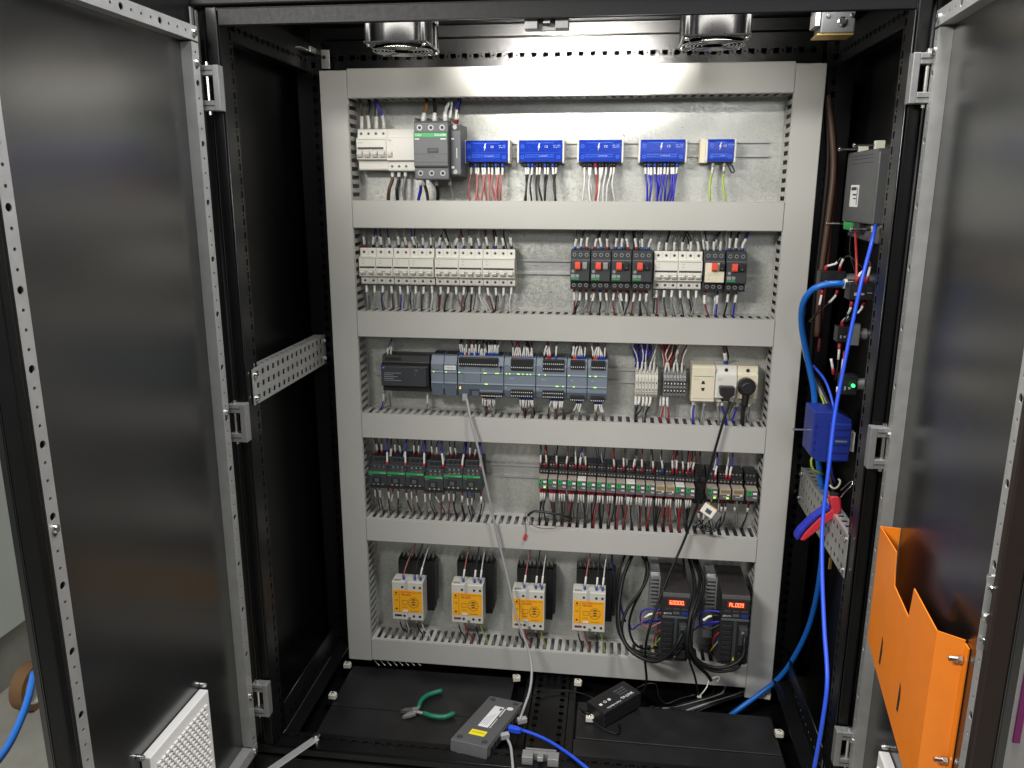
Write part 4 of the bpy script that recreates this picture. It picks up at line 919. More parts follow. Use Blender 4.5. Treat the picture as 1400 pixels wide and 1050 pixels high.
# ================================================================== row 4
z4 = RZ[3]
def contactor(px0, px1, dz, label):
    Yf = -.002; x0, x1 = ax(px0, 655, Yf), ax(px1, 655, Yf); w = x1-x0-.0006; d = PL-Yf
    t = thing('contactor', label, 'contactor', (x0, PL, z4+dz), 'small black contactors with green bands')
    MB().prism([(-.006, -.038), (-d+.012, -.038), (-d+.010, -.026), (-d, -.025), (-d, .012), (-d+.014, .0135), (-d+.014, .024), (-d+.030, .026), (-d+.030, .040), (-.006, .040)], 0, w).build('body', 'charcoal', t, bevel=.0009)
    B('green_band', 'green', t, (.0008, w-.0008, -d-.0008, -d-.0001, .0045, .0105))
    text('print', 'Schneider', .0038, 'ink_white', t, (w-.002, -d-.0010, .0075), align='RIGHT'); B('print_line', 'ink_grey', t, (.002, .011, -d-.0006, -d-.0001, .0012, .0022))
    B('armature_window', 'black_plastic', t, (w*.22, w*.70, -d-.0006, -d-.0001, -.020, -.004)); B('armature', 'charcoal_light', t, (w*.34, w*.58, -d-.0018, -d-.0007, -.017, -.007), bevel=.0004)
    for k in range(3):
        c = w*(.28+.24*k)
        B('terminal_opening', 'black_matt', t, (c-.0035, c+.0035, -d+.0292, -d+.0299, .029, .036)); MB().cyl((c, -d+.0135, .0185), 'y', .0026, .0006, 8).build('terminal_screw', 'steel', t)
        MB().cyl((c, -d-.0004, -.0225), 'y', .0024, .0005, 8).build('terminal_screw', 'steel', t)
    return x0, w
nm = ['at the left end of the row', 'second from the left', 'third from the left', 'fourth from the left, set slightly lower', 'fifth from the left', 'at the right end, behind the grey cable']
pxs = [503.8, 529.2, 554.5, 580, 606.2, 632.3, 657.5]
xs = []; xbl = []
for k in range(6):
    x0, w = contactor(pxs[k], pxs[k+1], -.006 if k == 3 else 0, 'black contactor with green band '+nm[k]); xs += [x0+w*.25, x0+w*.52]; xbl.append(x0+w*.92)
bundle(xs, .040, z4+.040, DT[3]-DH, 'bbgbgbbbbbbb', 'the black contactors', fine=True, ferr='rrrurrrrrrrr', fl=.010, sl=.018, r=.0013, sr=.0024)
bundle(xbl, .018, z4+.020, DT[3]-DH, 'uuuuuu', 'the black contactors', ferr='rrrrrr', fl=.010, sl=.026, r=.0021, sr=.0027, snap=False)
bundle([x-.004 for x in xs], .022, z4-.040, DT[4], 'gbgbgnbmmbvv', 'the black contactors', fine=True, ferr='--r--r-r--uu', fl=.010, sl=.020, r=.0013, gap=.008, spread=.012, sr=.0022, jit=.01)
bundle(xbl, .018, z4-.036, DT[4], 'gbgmbb', 'the black contactors', ferr='rrrrrr', fl=.010, sl=.020, r=.0015, gap=.004, spread=.008)

def relay(x, w, label, style, led=False, dz=0):
    Yf = -.004; d = PL-Yf
    t = thing('plug_in_relay', label, 'relay', (x, PL, z4+dz), 'plug-in relays on black sockets')
    MB().prism([(-.006, -.040), (-.045, -.040), (-.050, -.034), (-.050, .016), (-.062, .017), (-.062, .027), (-.050, .030), (-.050, .044), (-.006, .044)], .0003, w-.0003).build('socket', 'black_plastic', t, bevel=.0008)
    for k in range(3):
        for (zz, yy) in ((.036, -.0506), (.022, -.0626)): MB().cyl((w*(.2+.3*k)+(.001 if zz < .03 else 0), yy, zz), 'y', .0022, .0006, 8).build('terminal_screw', 'cast_grey' if (k+int(zz*1000)) % 3 else 'steel', t)
    top = 'relay_clear' if style != 'white' else 'relay_white'
    B('cover', top, t, (.0012, w-.0012, -d, -.0505, -.0130, .0135), bevel=.001)
    if style != 'clear':
        B('front_plate', 'relay_grey', t, (.0014, w-.0014, -d-.0012, -d-.0001, -.0128, .0128)); B('test_button', 'green', t, (w*.08, w*.46, -d-.0030, -d-.0013, .0005, .0120), bevel=.0005)
        B('button_slot', 'black_matt', t, (w*.22, w*.32, -d-.0034, -d-.0031, .006, .0105)); B('indicator_window', 'ink_white', t, (w*.56, w*.88, -d-.0016, -d-.0012, .0025, .0075))
        B('print_line', 'ink_white', t, (w*.52, w*.88, -d-.0016, -d-.0012, -.0046, -.0038), (w*.60, w*.90, -d-.0016, -d-.0012, -.0064, -.0058))
    else:
        B('front_plate', 'relay_grey', t, (.0014, w-.0014, -d-.0012, -d-.0001, -.0128, -.0010)); B('coil_window', 'brass', t, (w*.15, w*.85, -d-.0008, -d-.0001, .004, .0105))
        B('print_line', 'ink_white', t, (w*.30, w*.70, -d-.0016, -d-.0012, -.0060, -.0052), (w*.66, w*.84, -d-.0016, -d-.0012, -.003, .0005))
    B('top_label', 'relay_white' if style == 'white' else 'relay_clear', t, (.0020, w-.0020, -d+.006, -.060, .0137, .0143)); B('brand_print', 'ink', t, (w*.15, w*.85, -.0600, -.0560, .0144, .0146))
    if led: B('status_light', 'led_green', t, (w*.60, w*.80, -d-.0022, -d-.0013, -.0105, -.0070), bevel=.0004)
    return t
Yr = -.004; x0 = ax(735.5, 660, Yr); x1 = ax(951, 668, Yr); pit = (x1-x0)/16
lab = ['with a glowing green light at the left end of the relay row', 'second from the left', 'third from the left', 'fourth from the left', 'fifth from the left, with a white label', 'sixth from the left', 'seventh from the left', 'eighth from the left', 'ninth from the left', 'tenth from the left, with a white label', 'eleventh from the left', 'twelfth from the left', 'thirteenth from the left, with a brownish cover and no green button', 'fourteenth from the left, with no green button', 'fifteenth from the left, with a white label', 'sixteenth from the left, just before the empty socket']
topx = []; botx = []
for k in range(16):
    relay(x0+pit*k, pit, 'grey relay '+lab[k], 'clear' if k in (12, 13) else 'white' if k in (4, 9, 14) else 'grey', k == 0, dz=-.0004*k); botx += [x0+pit*k+pit*f for f in (.22, .45, .68)]
for k, (px, c, f) in enumerate(((739, 'b', 'r'), (747, 'r', 'r'), (761, 'b', 'r'), (774, 'm', 'r'), (787, 'w', 'r'), (793, 'u', 'r'), (801, 'n', 'r'), (840, 'r', 'r'), (853, 'n', 'r'), (866, 'b', 'r'), (878, 'm', 'r'), (893, 'b', 'r'), (906, 'b', 'u'), (920, 'r', 'r'), (925, 'm', 'r'), (934, 'b', 'r'), (941, 'r', 'r'), (947, 'm', 'r'))):
    bundle([ax(px, 640, .028)], .028, z4+.030, DT[3]-DH, c, 'the sixteen grey relays', ferr=f, fl=.011, sl=.019, r=.0014, sr=.0024, snap=False)
for px in (818, 827): bundle([ax(px, 640, .032)], .034, z4+.020, DT[3]-DH, 'v', 'the sixteen grey relays', ferr=None, sl=0, r=.0009, snap=False, spread=.012)
bundle(botx, .012, z4-.012, DT[4], 'b-bbmbgbnbrbbgbggbrbbrbgbrbmrbgbmbgrbbrbrrbrrb-'.replace('-', 'b'), 'the sixteen grey relays', ferr='r', fl=.017, sl=.022, r=.0016, spread=.005, sr=.0021, bow=.006)
# empty socket position and its pulled relay
xe = x0+pit*16; we = ax(966, 668, Yr)-xe
t = thing('empty_relay_socket', 'black relay socket with its relay pulled out, behind the black cable', 'relay socket', (xe+.001, PL, z4-.006))
MB().prism([(-.006, -.044), (-.045, -.044), (-.050, -.036), (-.050, .018), (-.062, .019), (-.062, .029), (-.050, .032), (-.050, .044), (-.006, .044)], 0, we-.002).build('body', 'black_plastic', t, bevel=.0008)
B('contact_slot', 'black_matt', t, *[(we*(.15+.22*k), we*(.15+.22*k)+.0018, -.0504, -.0499, q, q+.006) for k in range(4) for q in (-.03, -.015, .002)])
B('hold_down_clip', 'black_plastic', t, (.003, .006, -.078, -.050, -.012, -.009), (we-.008, we-.005, -.078, -.050, -.012, -.009))
bundle([xe+.010], .020, z4+.015, DT[3]-DH, 'b', 'the empty relay socket', ferr=None, sl=0, r=.0018)
wl = [(966.5, 982, 'grey', True, 'grey relay with green button and lit green light, right of the empty socket'), (983.5, 1000, 'clear', True, 'amber-topped relay with lit green light, second right of the empty socket'), (1001, 1018, 'clear', False, 'relay with a clear brownish top, second from the right end'), (1020.5, 1037, 'grey', False, 'grey relay with green button at the right end of the row')]
for (a, b, st, led, lb) in wl:
    xa, xb_ = ax(a, 672, Yr), ax(b, 672, Yr); relay(xa, xb_-xa, lb, st, led, dz=-.006)
for (px, c, f) in ((978, 'u', 'r'), (993, 'w', 'r'), (998, 'u', 'r')): bundle([ax(px, 645, .028)], .026, z4+.022, DT[3]-DH, c, 'the four right-hand relays', ferr=f, fl=.010, sl=.020, r=.0017, sr=.0026, snap=False)
bundle([ax(px, 690, .03) for px in (968, 985, 990, 1003, 1021)], .012, z4-.022, DT[4], 'bbbgb', 'the four right-hand relays', ferr='-rrrr', fl=.010, sl=.012, r=.0014, spread=.006, gap=.012)
c = Vector((ax(971, 699, -.03), -.03, az(971, 699, -.03)))
t = thing('pulled_relay', 'loose clear relay with orange stripe dangling below the empty socket', 'relay', c); t.rotation_euler = (R(-18), R(28), R(-20))
B('cover', 'relay_white', t, (-.020, .012, -.014, .014, -.012, .012), bevel=.0015); B('base', 'relay_grey', t, (.0125, .026, -.013, .013, -.012, .012), bevel=.001)
B('orange_stripe', 'yellow_label', t, (-.014, .012, -.012, .004, .0122, .0126)); B('window', 'charcoal', t, (-.010, .004, -.0146, -.0141, -.006, .004))
bundle([c.x-.022, c.x-.010, c.x+.002], .0, c.z-.010, DT[4]+.004, 'bbb', 'the loose relay', ferr='r', fl=.008, sl=.018, r=.0015, snap=False, spread=.018, bow=.012)
wire([c+Vector((-.03, .0, -.028)), c+Vector((-.020, -.008, -.044)), c+Vector((.0, -.01, -.040)), c+Vector((.014, -.006, -.046)), c+Vector((.002, .0, -.052)), c+Vector((-.016, .01, -.05))], .0014, 'wire_black', 'curled black wire lying on the duct under the loose relay')
# loose sleeve and wire on the fifth duct
p = [at(722, 705, Y=.0), at(730, 699, Y=-.004), at(750, 701, Y=-.004), at(768, 704, Y=0.0), at(782, 710, Y=.01)]
wire(p, .0032, 'wire_black', 'black heat-shrink lead lying along the edge of the fifth duct', name='loose_lead', cat='wire')
p = [at(722, 699, Y=-.004), at(721, 712, Y=-.006), at(735, 721, Y=-.006), at(757, 722, Y=-.004), at(775, 716, Y=-.004), at(785, 713, Y=.0)]
wire(p, .0007, 'wire_maroon', 'thin red and black strand looping over the fifth duct', name='loose_strand', cat='wire')
p = [at(719, 700, Y=-.004), at(718, 712, Y=-.004), at(719, 724, Y=-.004), at(719, 730, Y=-.004)]
wire(p, .0007, 'wire_black', 'thin black strand holding the red sleeve on the fifth duct', name='loose_strand', cat='wire')
a = at(719, 731, Y=-.0052); t = tag(MB().cyl((0, 0, 0), (-.35, 0, -.93), .0038, .014, 10).build('red_cap', 'red', None, smooth=True, loc=a), 'small red cap hanging in front of the fifth duct', 'cap')
# ================================================================== row 5: solid state relays on heat sinks
Yf = 0.0
sn = ['at the left end', 'second from the left', 'third from the left', 'at the right, beside the cable loops']
for k, (px, py) in enumerate(((536.4, 822), (617.4, 826), (700.4, 834.5), (782.6, 837))):
    x0 = ax(px, py, Yf); zc = az(px+20, py, Yf); W_ = .081; H = .108; zb = zc-H/2
    t = thing('heat_sink', 'black finned heat sink of the solid-state relay '+sn[k], 'heat sink', (x0+W_/2+.012, PL, zb), 'black heat sinks in the bottom row')
    B('base_plate', 'heatsink', t, (-.046, .046, -.0405, -.034, .006, .146), bevel=.0006)
    mb = MB()
    for q in range(9): mb.box(-.046+.0112*q, -.0440+.0112*q, -.0338, -.001, .004, .150)
    mb.build('fin', 'heatsink', t)
    B('side_rail', 'heatsink', t, (.0465, .053, -.052, -.012, .030, .150), bevel=.0008)
    t = thing('solid_state_relay', 'yellow-labelled solid-state relay '+sn[k], 'solid-state relay', (x0, Yf, zb), 'yellow-labelled solid-state relays')
    MB().prism([(.044, 0), (.001, 0), (0, .002), (0, H-.002), (.001, H), (.044, H)], 0, W_).build('body', 'ssr_body', t, bevel=.001)
    lz0, lz1 = H*.215, H*.785
    B('yellow_label', 'yellow_label', t, (.003, W_-.003, -.0006, -.0001, lz0, lz1)); B('label_divider', 'ink', t, (.0185, .0192, -.0009, -.0006, lz0, lz1))
    text('lettering', 'FOTEK', .0088, 'orange_red', t, (.024, -.0009, lz1-.0065), align='LEFT', bold=.02); text('lettering', 'TSR-40DA', .0058, 'ink', t, (.024, -.0009, lz1-.0130), align='LEFT', bold=.01)
    text('lettering', 'SOLID STATE', .0042, 'ink', t, (W_-.005, -.0009, lz1-.0055), align='RIGHT'); text('lettering', 'CE', .0070, 'ink', t, (.011, -.0009, (lz0+lz1)/2+.002)); text('lettering', 'INPUT', .0036, 'ink', t, (.011, -.0009, lz1-.014))
    mb = MB()
    for (zz, r_) in ((lz1-.0075, .0026), (lz0+.009, .0026)): mb.cyl((.011, -.0012, zz), 'y', r_, .0006, 10)
    mb.build('indicator', 'ink', t)
    mb = MB(); cx, cz = .056, (lz0+lz1)/2-.003
    mb.tube([(cx+.013*math.cos(a*R(15)), -.0008, cz+.0145*math.sin(a*R(15))) for a in range(25)], .0005, 4, False)
    for q in (-.007, 0, .007): mb.box(cx-.010, cx+.010, -.0009, -.0006, cz+q-.0004, cz+q+.0004); mb.box(cx-.004, cx+.004, -.0009, -.0006, cz+q+.001, cz+q+.0035)
    mb.box(.026, .040, -.0009, -.0006, cz-.006, cz-.0053); mb.box(.026, .040, -.0009, -.0006, cz+.005, cz+.0057); mb.box(.026, .0266, -.0009, -.0006, cz-.006, cz+.0057); mb.box(.0394, .040, -.0009, -.0006, cz-.006, cz+.0057); mb.box(.026, .039, -.0009, -.0006, cz-.014, cz-.0132)
    mb.build('circuit_print', 'ink', t)
    text('lettering', '40A 480VAC', .0040, 'ink', t, (.058, -.0009, lz0+.004)); B('white_sticker', 'paper', t, (.027, .040, -.0010, -.0006, lz0+.001, lz0+.006))
    B('top_notch', 'duct', t, (.034, .042, -.0010, .0120, H*.80, H+.0004)); B('marking_window', 'ink_grey', t, (.004, .022, .004, .012, H+.0001, H+.0007))
    B('lower_slot', 'black_matt' if k == 0 else 'wire_maroon', t, (.006, .024, -.0006, -.0001, H*.095, H*.145))
    mb = MB()
    for q in (.0275, .0585, .0735): mb.cyl((q, -.0006, H*.865), 'y', .0032, .0006, 12)
    for q in (.0310, .0560, .0720): mb.cyl((q, -.0006, H*.115), 'y', .0034, .0006, 12)
    mb.build('terminal_hole', 'black_matt', t)
    MB().cyl((.044, -.0007, H*.055), 'y', .0042, .0007, 14).build('mounting_screw', 'cast_grey', t)
    wn = 'the solid-state relay '+sn[k]
    zt = zb+H
    for (q, c, f, dx) in ((.029, 'p', 'u', .030), (.058, 'b', 'u', .018), (.073, 'w', 'u', .022)):
        xe = x0+q+(dx if k == 0 else dx*.45)
        wire([(x0+q, .013, zt-.002), (x0+q+.001, .014, zt+.020), (x0+q+(xe-x0-q)*.4, .030, zt+.055), (xe, .050, DT[4]-DH-.008), (xe+.004, .052, DT[4]-DH+.02)], .0017, 'wire_'+CN[c], '%s wire rising above %s' % (CW[c], wn), 'wires above '+wn,
             ferr=('ferrule_blue', .013, .0030), sleeve=(.024, .0027, .012) if not (k == 0 and c != 'w') else None)
    for (q, c) in ((.014, 'b'), (.031, 'r' if k else 'w'), (.058, 'b'), (.072, 'l' if k else 'w')):
        xe = slot_x(x0+q+.008)
        wire([(x0+q, .014, zb+.002), (x0+q+.001, .014, zb-.014), (x0+q+.006, .018, zb-.036), (xe, .028, DT[5]+.008), (xe+.002, .030, DT[5]-.02)], .0019 if c != 'l' else .0016, 'wire_'+CN[c], '%s wire hanging below %s' % (CW[c], wn), 'wires below '+wn, sleeve=(.016, .0026, 0) if (c in 'bw') else None)

# ---- servo drives
SEG = {'0': 'abcdef', '6': 'acdefg', '9': 'abcdfg', 'A': 'abcefg', 'L': 'def', 'G': 'acdefg', '.': ''}
def seven(t, s, x, y, z, h, pitch, m):
    mb = MB(); w = h*.55; q = h*.11
    for i, ch in enumerate(s.replace('.', '')):
        X = x+pitch*i
        for sg in SEG[ch]:
            a = {'a': (X+q*.5, X+w-q*.5, z+h-q, z+h), 'd': (X+q*.5, X+w-q*.5, z, z+q), 'g': (X+q*.5, X+w-q*.5, z+h/2-q/2, z+h/2+q/2), 'b': (X+w-q, X+w, z+h/2, z+h-q*.3), 'c': (X+w-q, X+w, z+q*.3, z+h/2), 'e': (X, X+q, z+q*.3, z+h/2), 'f': (X, X+q, z+h/2, z+h-q*.3)}[sg]
            mb.box(a[0], a[1], y-.0006, y, a[2], a[3])
    if '.' in s: j = s.index('.')-1; mb.box(x+pitch*j+w+.0004, x+pitch*j+w+.0014, y-.0006, y, z, z+.0011)
    return mb.build('digits', m, t)
Yd = -.085
for k, (px0, px1, py0, py1, msg, lb) in enumerate(((904, 941.5, 812, 905, 'G0000.', 'black servo drive reading G0000 in red digits'), (984.5, 1023.5, 815, 910, 'AL.009', 'black servo drive reading AL009 in red digits'))):
    x0, x1 = ax(px0, 860, Yd), ax(px1, 860, Yd); zt, zb = az(px0+15, py0, Yd), az(px0+15, py1, Yd); w, H = x1-x0, zt-zb; d = PL-Yd
    t = thing('servo_drive', lb, 'servo drive', (x0, PL, zb), 'black servo drives with red displays')
    MB().prism([(-.012, -.004), (-d+.020, -.004), (-d+.018, .002), (-d, .004), (-d, H-.008), (-d+.006, H), (-.012, H)], 0, w).build('body', 'drive', t, bevel=.0015)
    B('heat_sink', 'aluminium', t, (-.024, -.0004, -.060, -.012, .004, H-.002), bevel=.0006)
    B('cooling_fin', 'aluminium', t, *[(-.023, -.002, -.078, -.0602, H-.012-.010*q, H-.008-.010*q) for q in range(8)])
    B('side_bracket', 'aluminium', t, (-.004, -.0005, -.090, -.0785, H*.55, H), bevel=.0005)
    B('top_vent', 'black_matt', t, *[(w*(.12+.1*q), w*(.12+.1*q)+.003, -d*.60, -d*.25, H+.0001, H+.0007) for q in range(8)])
    pz = H*.69
    B('panel', 'black_plastic', t, (.0015, w-.0015, -d-.0018, -d-.0001, pz, H-.010), bevel=.0005)
    B('display_window', 'led_window', t, (w*.20, w*.82, -d-.0024, -d-.0019, H*.840, H*.925))
    seven(t, msg, w*.255, -d-.0025, H*.858, .0095, w*.105, 'led_red')
    for q in range(3): B('key', 'charcoal', t, (w*(.10+.30*q), w*(.10+.30*q)+.0145, -d-.0030, -d-.0019, H*.775, H*.805), bevel=.0003)
    B('key', 'charcoal_light', t, (w*.40, w*.40+.0145, -d-.0030, -d-.0019, H*.715, H*.750), bevel=.0003); B('key', 'blue_box', t, (w*.70, w*.70+.0155, -d-.0030, -d-.0019, H*.705, H*.750), bevel=.0003)
    text('lettering', 'DELTA', .0055, 'ink_white', t, (w*.22, -d-.0021, H*.722)); MB().prism([(w*.06, H*.712), (w*.10, H*.712), (w*.08, H*.735)], -d-.0023, -d-.0019, 'y').build('triangle_mark', 'ink_white', t)
    B('panel_ledge', 'charcoal_light', t, (.001, w-.001, -d-.003, -d-.0002, H*.655, H*.685), bevel=.0006)
    B('terminal_bay', 'black_matt', t, (.002, w*.44, -d-.0008, -d-.0001, .010, H*.645)); B('terminal_row', 'black_plastic', t, *[(w*.05, w*.41, -d-.006, -d-.0009, .014+.0135*q, .0255+.0135*q) for q in range(7)], bevel=.0008)
    B('connector_bay', 'black_matt', t, (w*.60, w*.97, -d-.0008, -d-.0001, .006, H*.645)); B('divider', 'charcoal', t, (w*.46, w*.58, -d-.0025, -d-.0002, .006, H*.65), bevel=.0006)
    B('signal_connector', 'charcoal', t, (w*.63, w*.93, -d-.020, -d-.001, H*.36, H*.60), bevel=.0015); B('encoder_connector', 'black_plastic', t, (w*.63, w*.90, -d-.018, -d-.001, H*.12, H*.24), bevel=.0012)
    B('connector_screw', 'steel', t, (w*.70, w*.80, -d-.0206, -d-.0201, H*.53, H*.57)); MB().prism([(w*.48, .016), (w*.56, .016), (w*.52, .026)], -d-.0030, -d-.0026, 'y').build('warning_mark', 'paper_yellow', t)
    B('earth_plate', 'steel', t, (w*.15, w*.9, -d+.0185, -d+.024, -.010, -.0045), bevel=.0005)
def trace(P, r, m, label, name='cable', cat='cable', n=9, group=None, **k):
    return wire([at(a, b, Y=y) for (a, b, y) in P], r, m, label, group, name=name, cat=cat, n=n, **k)
G1 = 'black cable loops around the servo drives'
trace([(865, 757, .05), (852, 790, .02), (846, 830, -.02), (848, 862, -.05), (858, 885, -.08), (878, 900, -.10), (898, 904, -.115), (916, 893, -.12), (928, 876, -.12), (933, 864, -.108)], .0046, 'rubber', 'thick black cable curving up into the plug of the left servo drive', group=G1)
trace([(883, 757, .05), (886, 785, .02), (876, 808, .0), (858, 832, -.02), (850, 858, -.04), (856, 880, -.06), (872, 893, -.08), (895, 899, -.10), (918, 897, -.112), (931, 887, -.105)], .0038, 'rubber', 'black cable crossing in a loop left of the left servo drive', group=G1)
trace([(876, 757, .055), (884, 775, .04), (878, 805, .02), (866, 830, .0), (860, 855, -.01), (866, 878, -.02), (880, 887, -.02), (897, 885, .0)], .0030, 'rubber', 'thin black cable in the loops ending behind the left servo drive', group=G1)
trace([(855, 757, .055), (846, 785, .03), (843, 830, .01), (846, 865, -.01), (862, 886, -.04), (884, 892, -.06), (905, 896, -.07)], .0032, 'rubber', 'outermost black cable loop left of the left servo drive', group=G1)
trace([(947, 762, .05), (957, 790, .0), (953, 815, -.06), (945, 840, -.10), (942, 865, -.12), (945, 890, -.13), (958, 906, -.13), (978, 913, -.13), (1000, 910, -.13), (1016, 897, -.125), (1018, 870, -.108)], .0044, 'rubber', 'thick black cable dropping between the drives into the right drive', group=G1)
trace([(952, 762, .05), (962, 795, .0), (957, 825, -.05), (948, 850, -.10), (945, 875, -.12), (950, 900, -.125), (968, 915, -.128), (990, 918, -.13), (1010, 912, -.125), (1015, 893, -.107)], .0036, 'rubber', 'lower black cable loop in front of the right servo drive', group=G1)
trace([(934, 762, .05), (937, 790, .0), (940, 830, -.07), (941, 870, -.11), (942, 900, -.12), (950, 925, -.11), (955, 951, -.10)], .0026, 'rubber', 'thin black lead hanging straight past the left drive to the white tie', group=G1)
trace([(942, 762, .05), (950, 800, -.03), (944, 840, -.10), (940, 870, -.125), (940, 890, -.128), (952, 908, -.11), (966, 921, -.09), (972, 930, -.08)], .0044, 'rubber', 'black cable with stripped coloured ends between the drives', group=G1)
for (P, m, lb) in (([(972, 929, -.08), (980, 925, -.085), (984, 928, -.085), (978, 934, -.08)], 'wire_white', 'white stripped lead end under the right drive'), ([(970, 927, -.08), (966, 940, -.09), (958, 950, -.10)], 'wire_white', 'white lead hanging to the tie below the bottom duct')):
    trace(P, .0015, m, lb, 'wire', 'wire', 6)
for k, (dx, dy) in enumerate(((0, 0), (81, 3))):
    wn = 'left' if k == 0 else 'right'
    T = lambda P: [(a+dx, b+dy, y) for a, b, y in P]
    trace(T([(905, 834, -.07), (890, 832, -.06), (877, 836, -.05), (876, 850, -.04), (888, 851, -.05), (905, 847, -.07)]), .0020, 'wire_blue', 'upper blue wire looping out of the %s servo drive' % wn, 'wire', 'wire', 6)
    trace(T([(905, 847, -.07), (888, 848, -.06), (872, 855, -.03), (864, 861, .0), (860, 850, .04)]), .0020, 'wire_blue', 'lower blue wire running left from the %s servo drive' % wn, 'wire', 'wire', 6)
    trace(T([(905, 838, -.075), (888, 840, -.075), (877, 850, -.075), (886, 858, -.075), (905, 850, -.075)]), .0017, 'wire_pink' if k == 0 else 'wire_black', ('pink' if k == 0 else 'black')+' wire looping beside the %s servo drive' % wn, 'wire', 'wire', 6, sleeve=(.022, .0030, .022))
    trace(T([(903, 861, -.07), (896, 868, -.06), (894, 880, -.04), (896, 893, -.02)]), .0019, 'wire_red', 'red wire at the lower left of the %s servo drive' % wn, 'wire', 'wire', 6)
    trace(T([(903, 867, -.07), (898, 876, -.06), (899, 886, -.05), (897, 896, -.02)]), .0017, 'wire_black' if k == 0 else 'wire_blue', ('black' if k == 0 else 'light blue')+' wire at the lower left of the %s servo drive' % wn, 'wire', 'wire', 6)
    trace(T([(903, 872, -.07), (894, 882, -.05), (890, 888, -.03)]), .0017, 'wire_lime', 'yellow-green earth wire beside the %s servo drive' % wn, 'wire', 'wire', 6)
trace([(836, 752, .055), (839, 785, .04), (848, 825, .03), (855, 850, .03)], .0026, 'wire_navy', 'dark blue wire left of the drive cable loops', 'wire', 'wire', 6)

# ---- network cable, adapter cable
trace([(638, 545, .0), (644, 575, -.020), (653, 610, -.028), (662, 650, -.024), (674, 705, -.018), (683, 745, -.020), (694, 790, -.03), (704, 835, -.045), (714, 865, -.055), (724, 893, -.07), (727, 920, -.10), (724, 945, -.14), (717, 966, -.165), (711, 983, -.215)], .0031, 'cable_grey', 'long grey network cable hanging from the wide controller to the network box')
trace([(998, 549, -.006), (990, 572, -.018), (979, 610, -.022), (966, 655, -.026), (950, 700, -.024), (934, 742, -.024), (915, 785, -.05), (896, 835, -.09), (885, 870, -.11), (882, 900, -.10), (884, 930, -.085), (880, 944, -.07), (873, 951, -.065)], .0030, 'rubber', 'long black cable from the square plug down to the black adapter')

# ================================================================== right-hand wall
a = at(1164, 305, X=.585); b = at(1212, 205, X=.585)
t = thing('operator_panel_back', 'grey back of an operator panel let into the right side wall', 'control panel', (.592, -.140, 1.250))
MB().prism([(-.100, .0), (.100, .0), (.100, .128), (.095, .136), (-.090, .136), (-.100, .130)], -.004, .034).build('housing', 'hmi', t, bevel=.003)
MB().prism([(.100, -.030), (-.096, -.036), (-.104, -.028), (-.104, -.0002), (.100, -.0002)], .010, .034).build('lower_housing', 'hmi', t, bevel=.003)
B('rim', 'black_plastic', t, (.0345, .0375, -.118, .112, -.040, .146))
B('vent_slot', 'charcoal', t, *[(-.0045, -.0041, -.070+.012*q, -.062+.012*q, zz, zz+.0015) for q in range(12) for zz in (.112, .120, .126)])
B('rating_sticker', 'paper', t, (-.0052, -.0041, .0, .052, .030, .072)); B('sticker_print', 'ink', t, (-.0056, -.0053, .012, .046, .062, .068), (-.0056, -.0053, .010, .034, .052, .055), (-.0056, -.0053, .010, .030, .045, .047), (-.0056, -.0053, .004, .007, .034, .066))
B('green_connector', 'green', t, (-.004, .010, .030, .085, -.016, -.0005), bevel=.001)
B('port', 'black_plastic', t, (-.002, .0098, -.020, .022, -.018, -.0005))
for (yy, zz) in ((.060, .142), (-.040, .144), (.108, -.006), (-.075, -.010)):
    k = B('clamp', 'clip', t, (.004, .022, yy-.005, yy+.005, zz-.012 if zz > .1 else zz-.004, zz+.008), bevel=.001)
    screw(MB().cyl((-.030, yy, zz), 'x', .0024, .058, 8), (-.030, yy, zz), (-1, 0, 0), .0045, .004).build('clamp_screw', 'steel', k, smooth=True)
def xb(px0, py0, px1, py1, Y): return ax(px0, (py0+py1)/2, Y), ax(px1, (py0+py1)/2, Y), az((px0+px1)/2, py1, Y), az((px0+px1)/2, py0, Y)
def contact(px0, py0, px1, py1, Y, dep, label, mm='black_plastic'):
    x0, x1, z0, z1 = xb(px0, py0, px1, py1, Y); t = thing('contact_block', label, 'switch', (x0, Y, z0), 'push-button contact blocks on the right wall'); w, h = x1-x0, z1-z0
    B('body', mm, t, (0, w, 0, dep, 0, h), bevel=.0012)
    B('terminal_recess', 'black_matt', t, (w*.10, w*.32, -.0005, .0, h*.55, h*.85), (w*.68, w*.9, -.0005, .0, h*.55, h*.85)); B('print_mark', 'ink_grey', t, (w*.45, w*.60, -.0006, -.0001, h*.3, h*.42), (w*.70, w*.90, -.0006, -.0001, h*.42, h*.46), (w*.2, w*.3, -.0006, -.0001, h*.25, h*.45))
    MB().cyl((w+.0005, dep/2, h/2), 'x', min(h*.45, .012), max(.004, .627-x1), 14).build('button_shaft', 'aluminium', t, smooth=True)
    return x0, x1, z0, z1
c1 = contact(1121, 371, 1156, 394, -.10, .03, 'black contact block highest on the left of the right wall')
c2 = contact(1161, 388, 1196, 410, -.24, .03, 'black contact block with white marks right of the thick blue cable gland')
c3 = contact(1145, 447, 1164, 468, -.16, .028, 'small black contact block with a grey connector beside it')
c4 = contact(1150, 514, 1172, 540, -.20, .03, 'contact block with a green glowing lamp')
x0, x1, z0, z1 = xb(1163, 443, 1175, 472, -.162); t = tag(B('grey_connector', 'cast_grey', None, (x0, x1, -.165, -.15, z0, z1), bevel=.001), 'small grey plastic connector next to the third contact block', 'connector')
p = at(1166, 527, Y=-.206); tag(MB().cyl((0, 0, 0), (0, -1, 0), .0035, .004, 10).build('signal_lamp', 'lamp_green', None, smooth=True, loc=p), 'small green glowing signal lamp on the right wall', 'lamp')
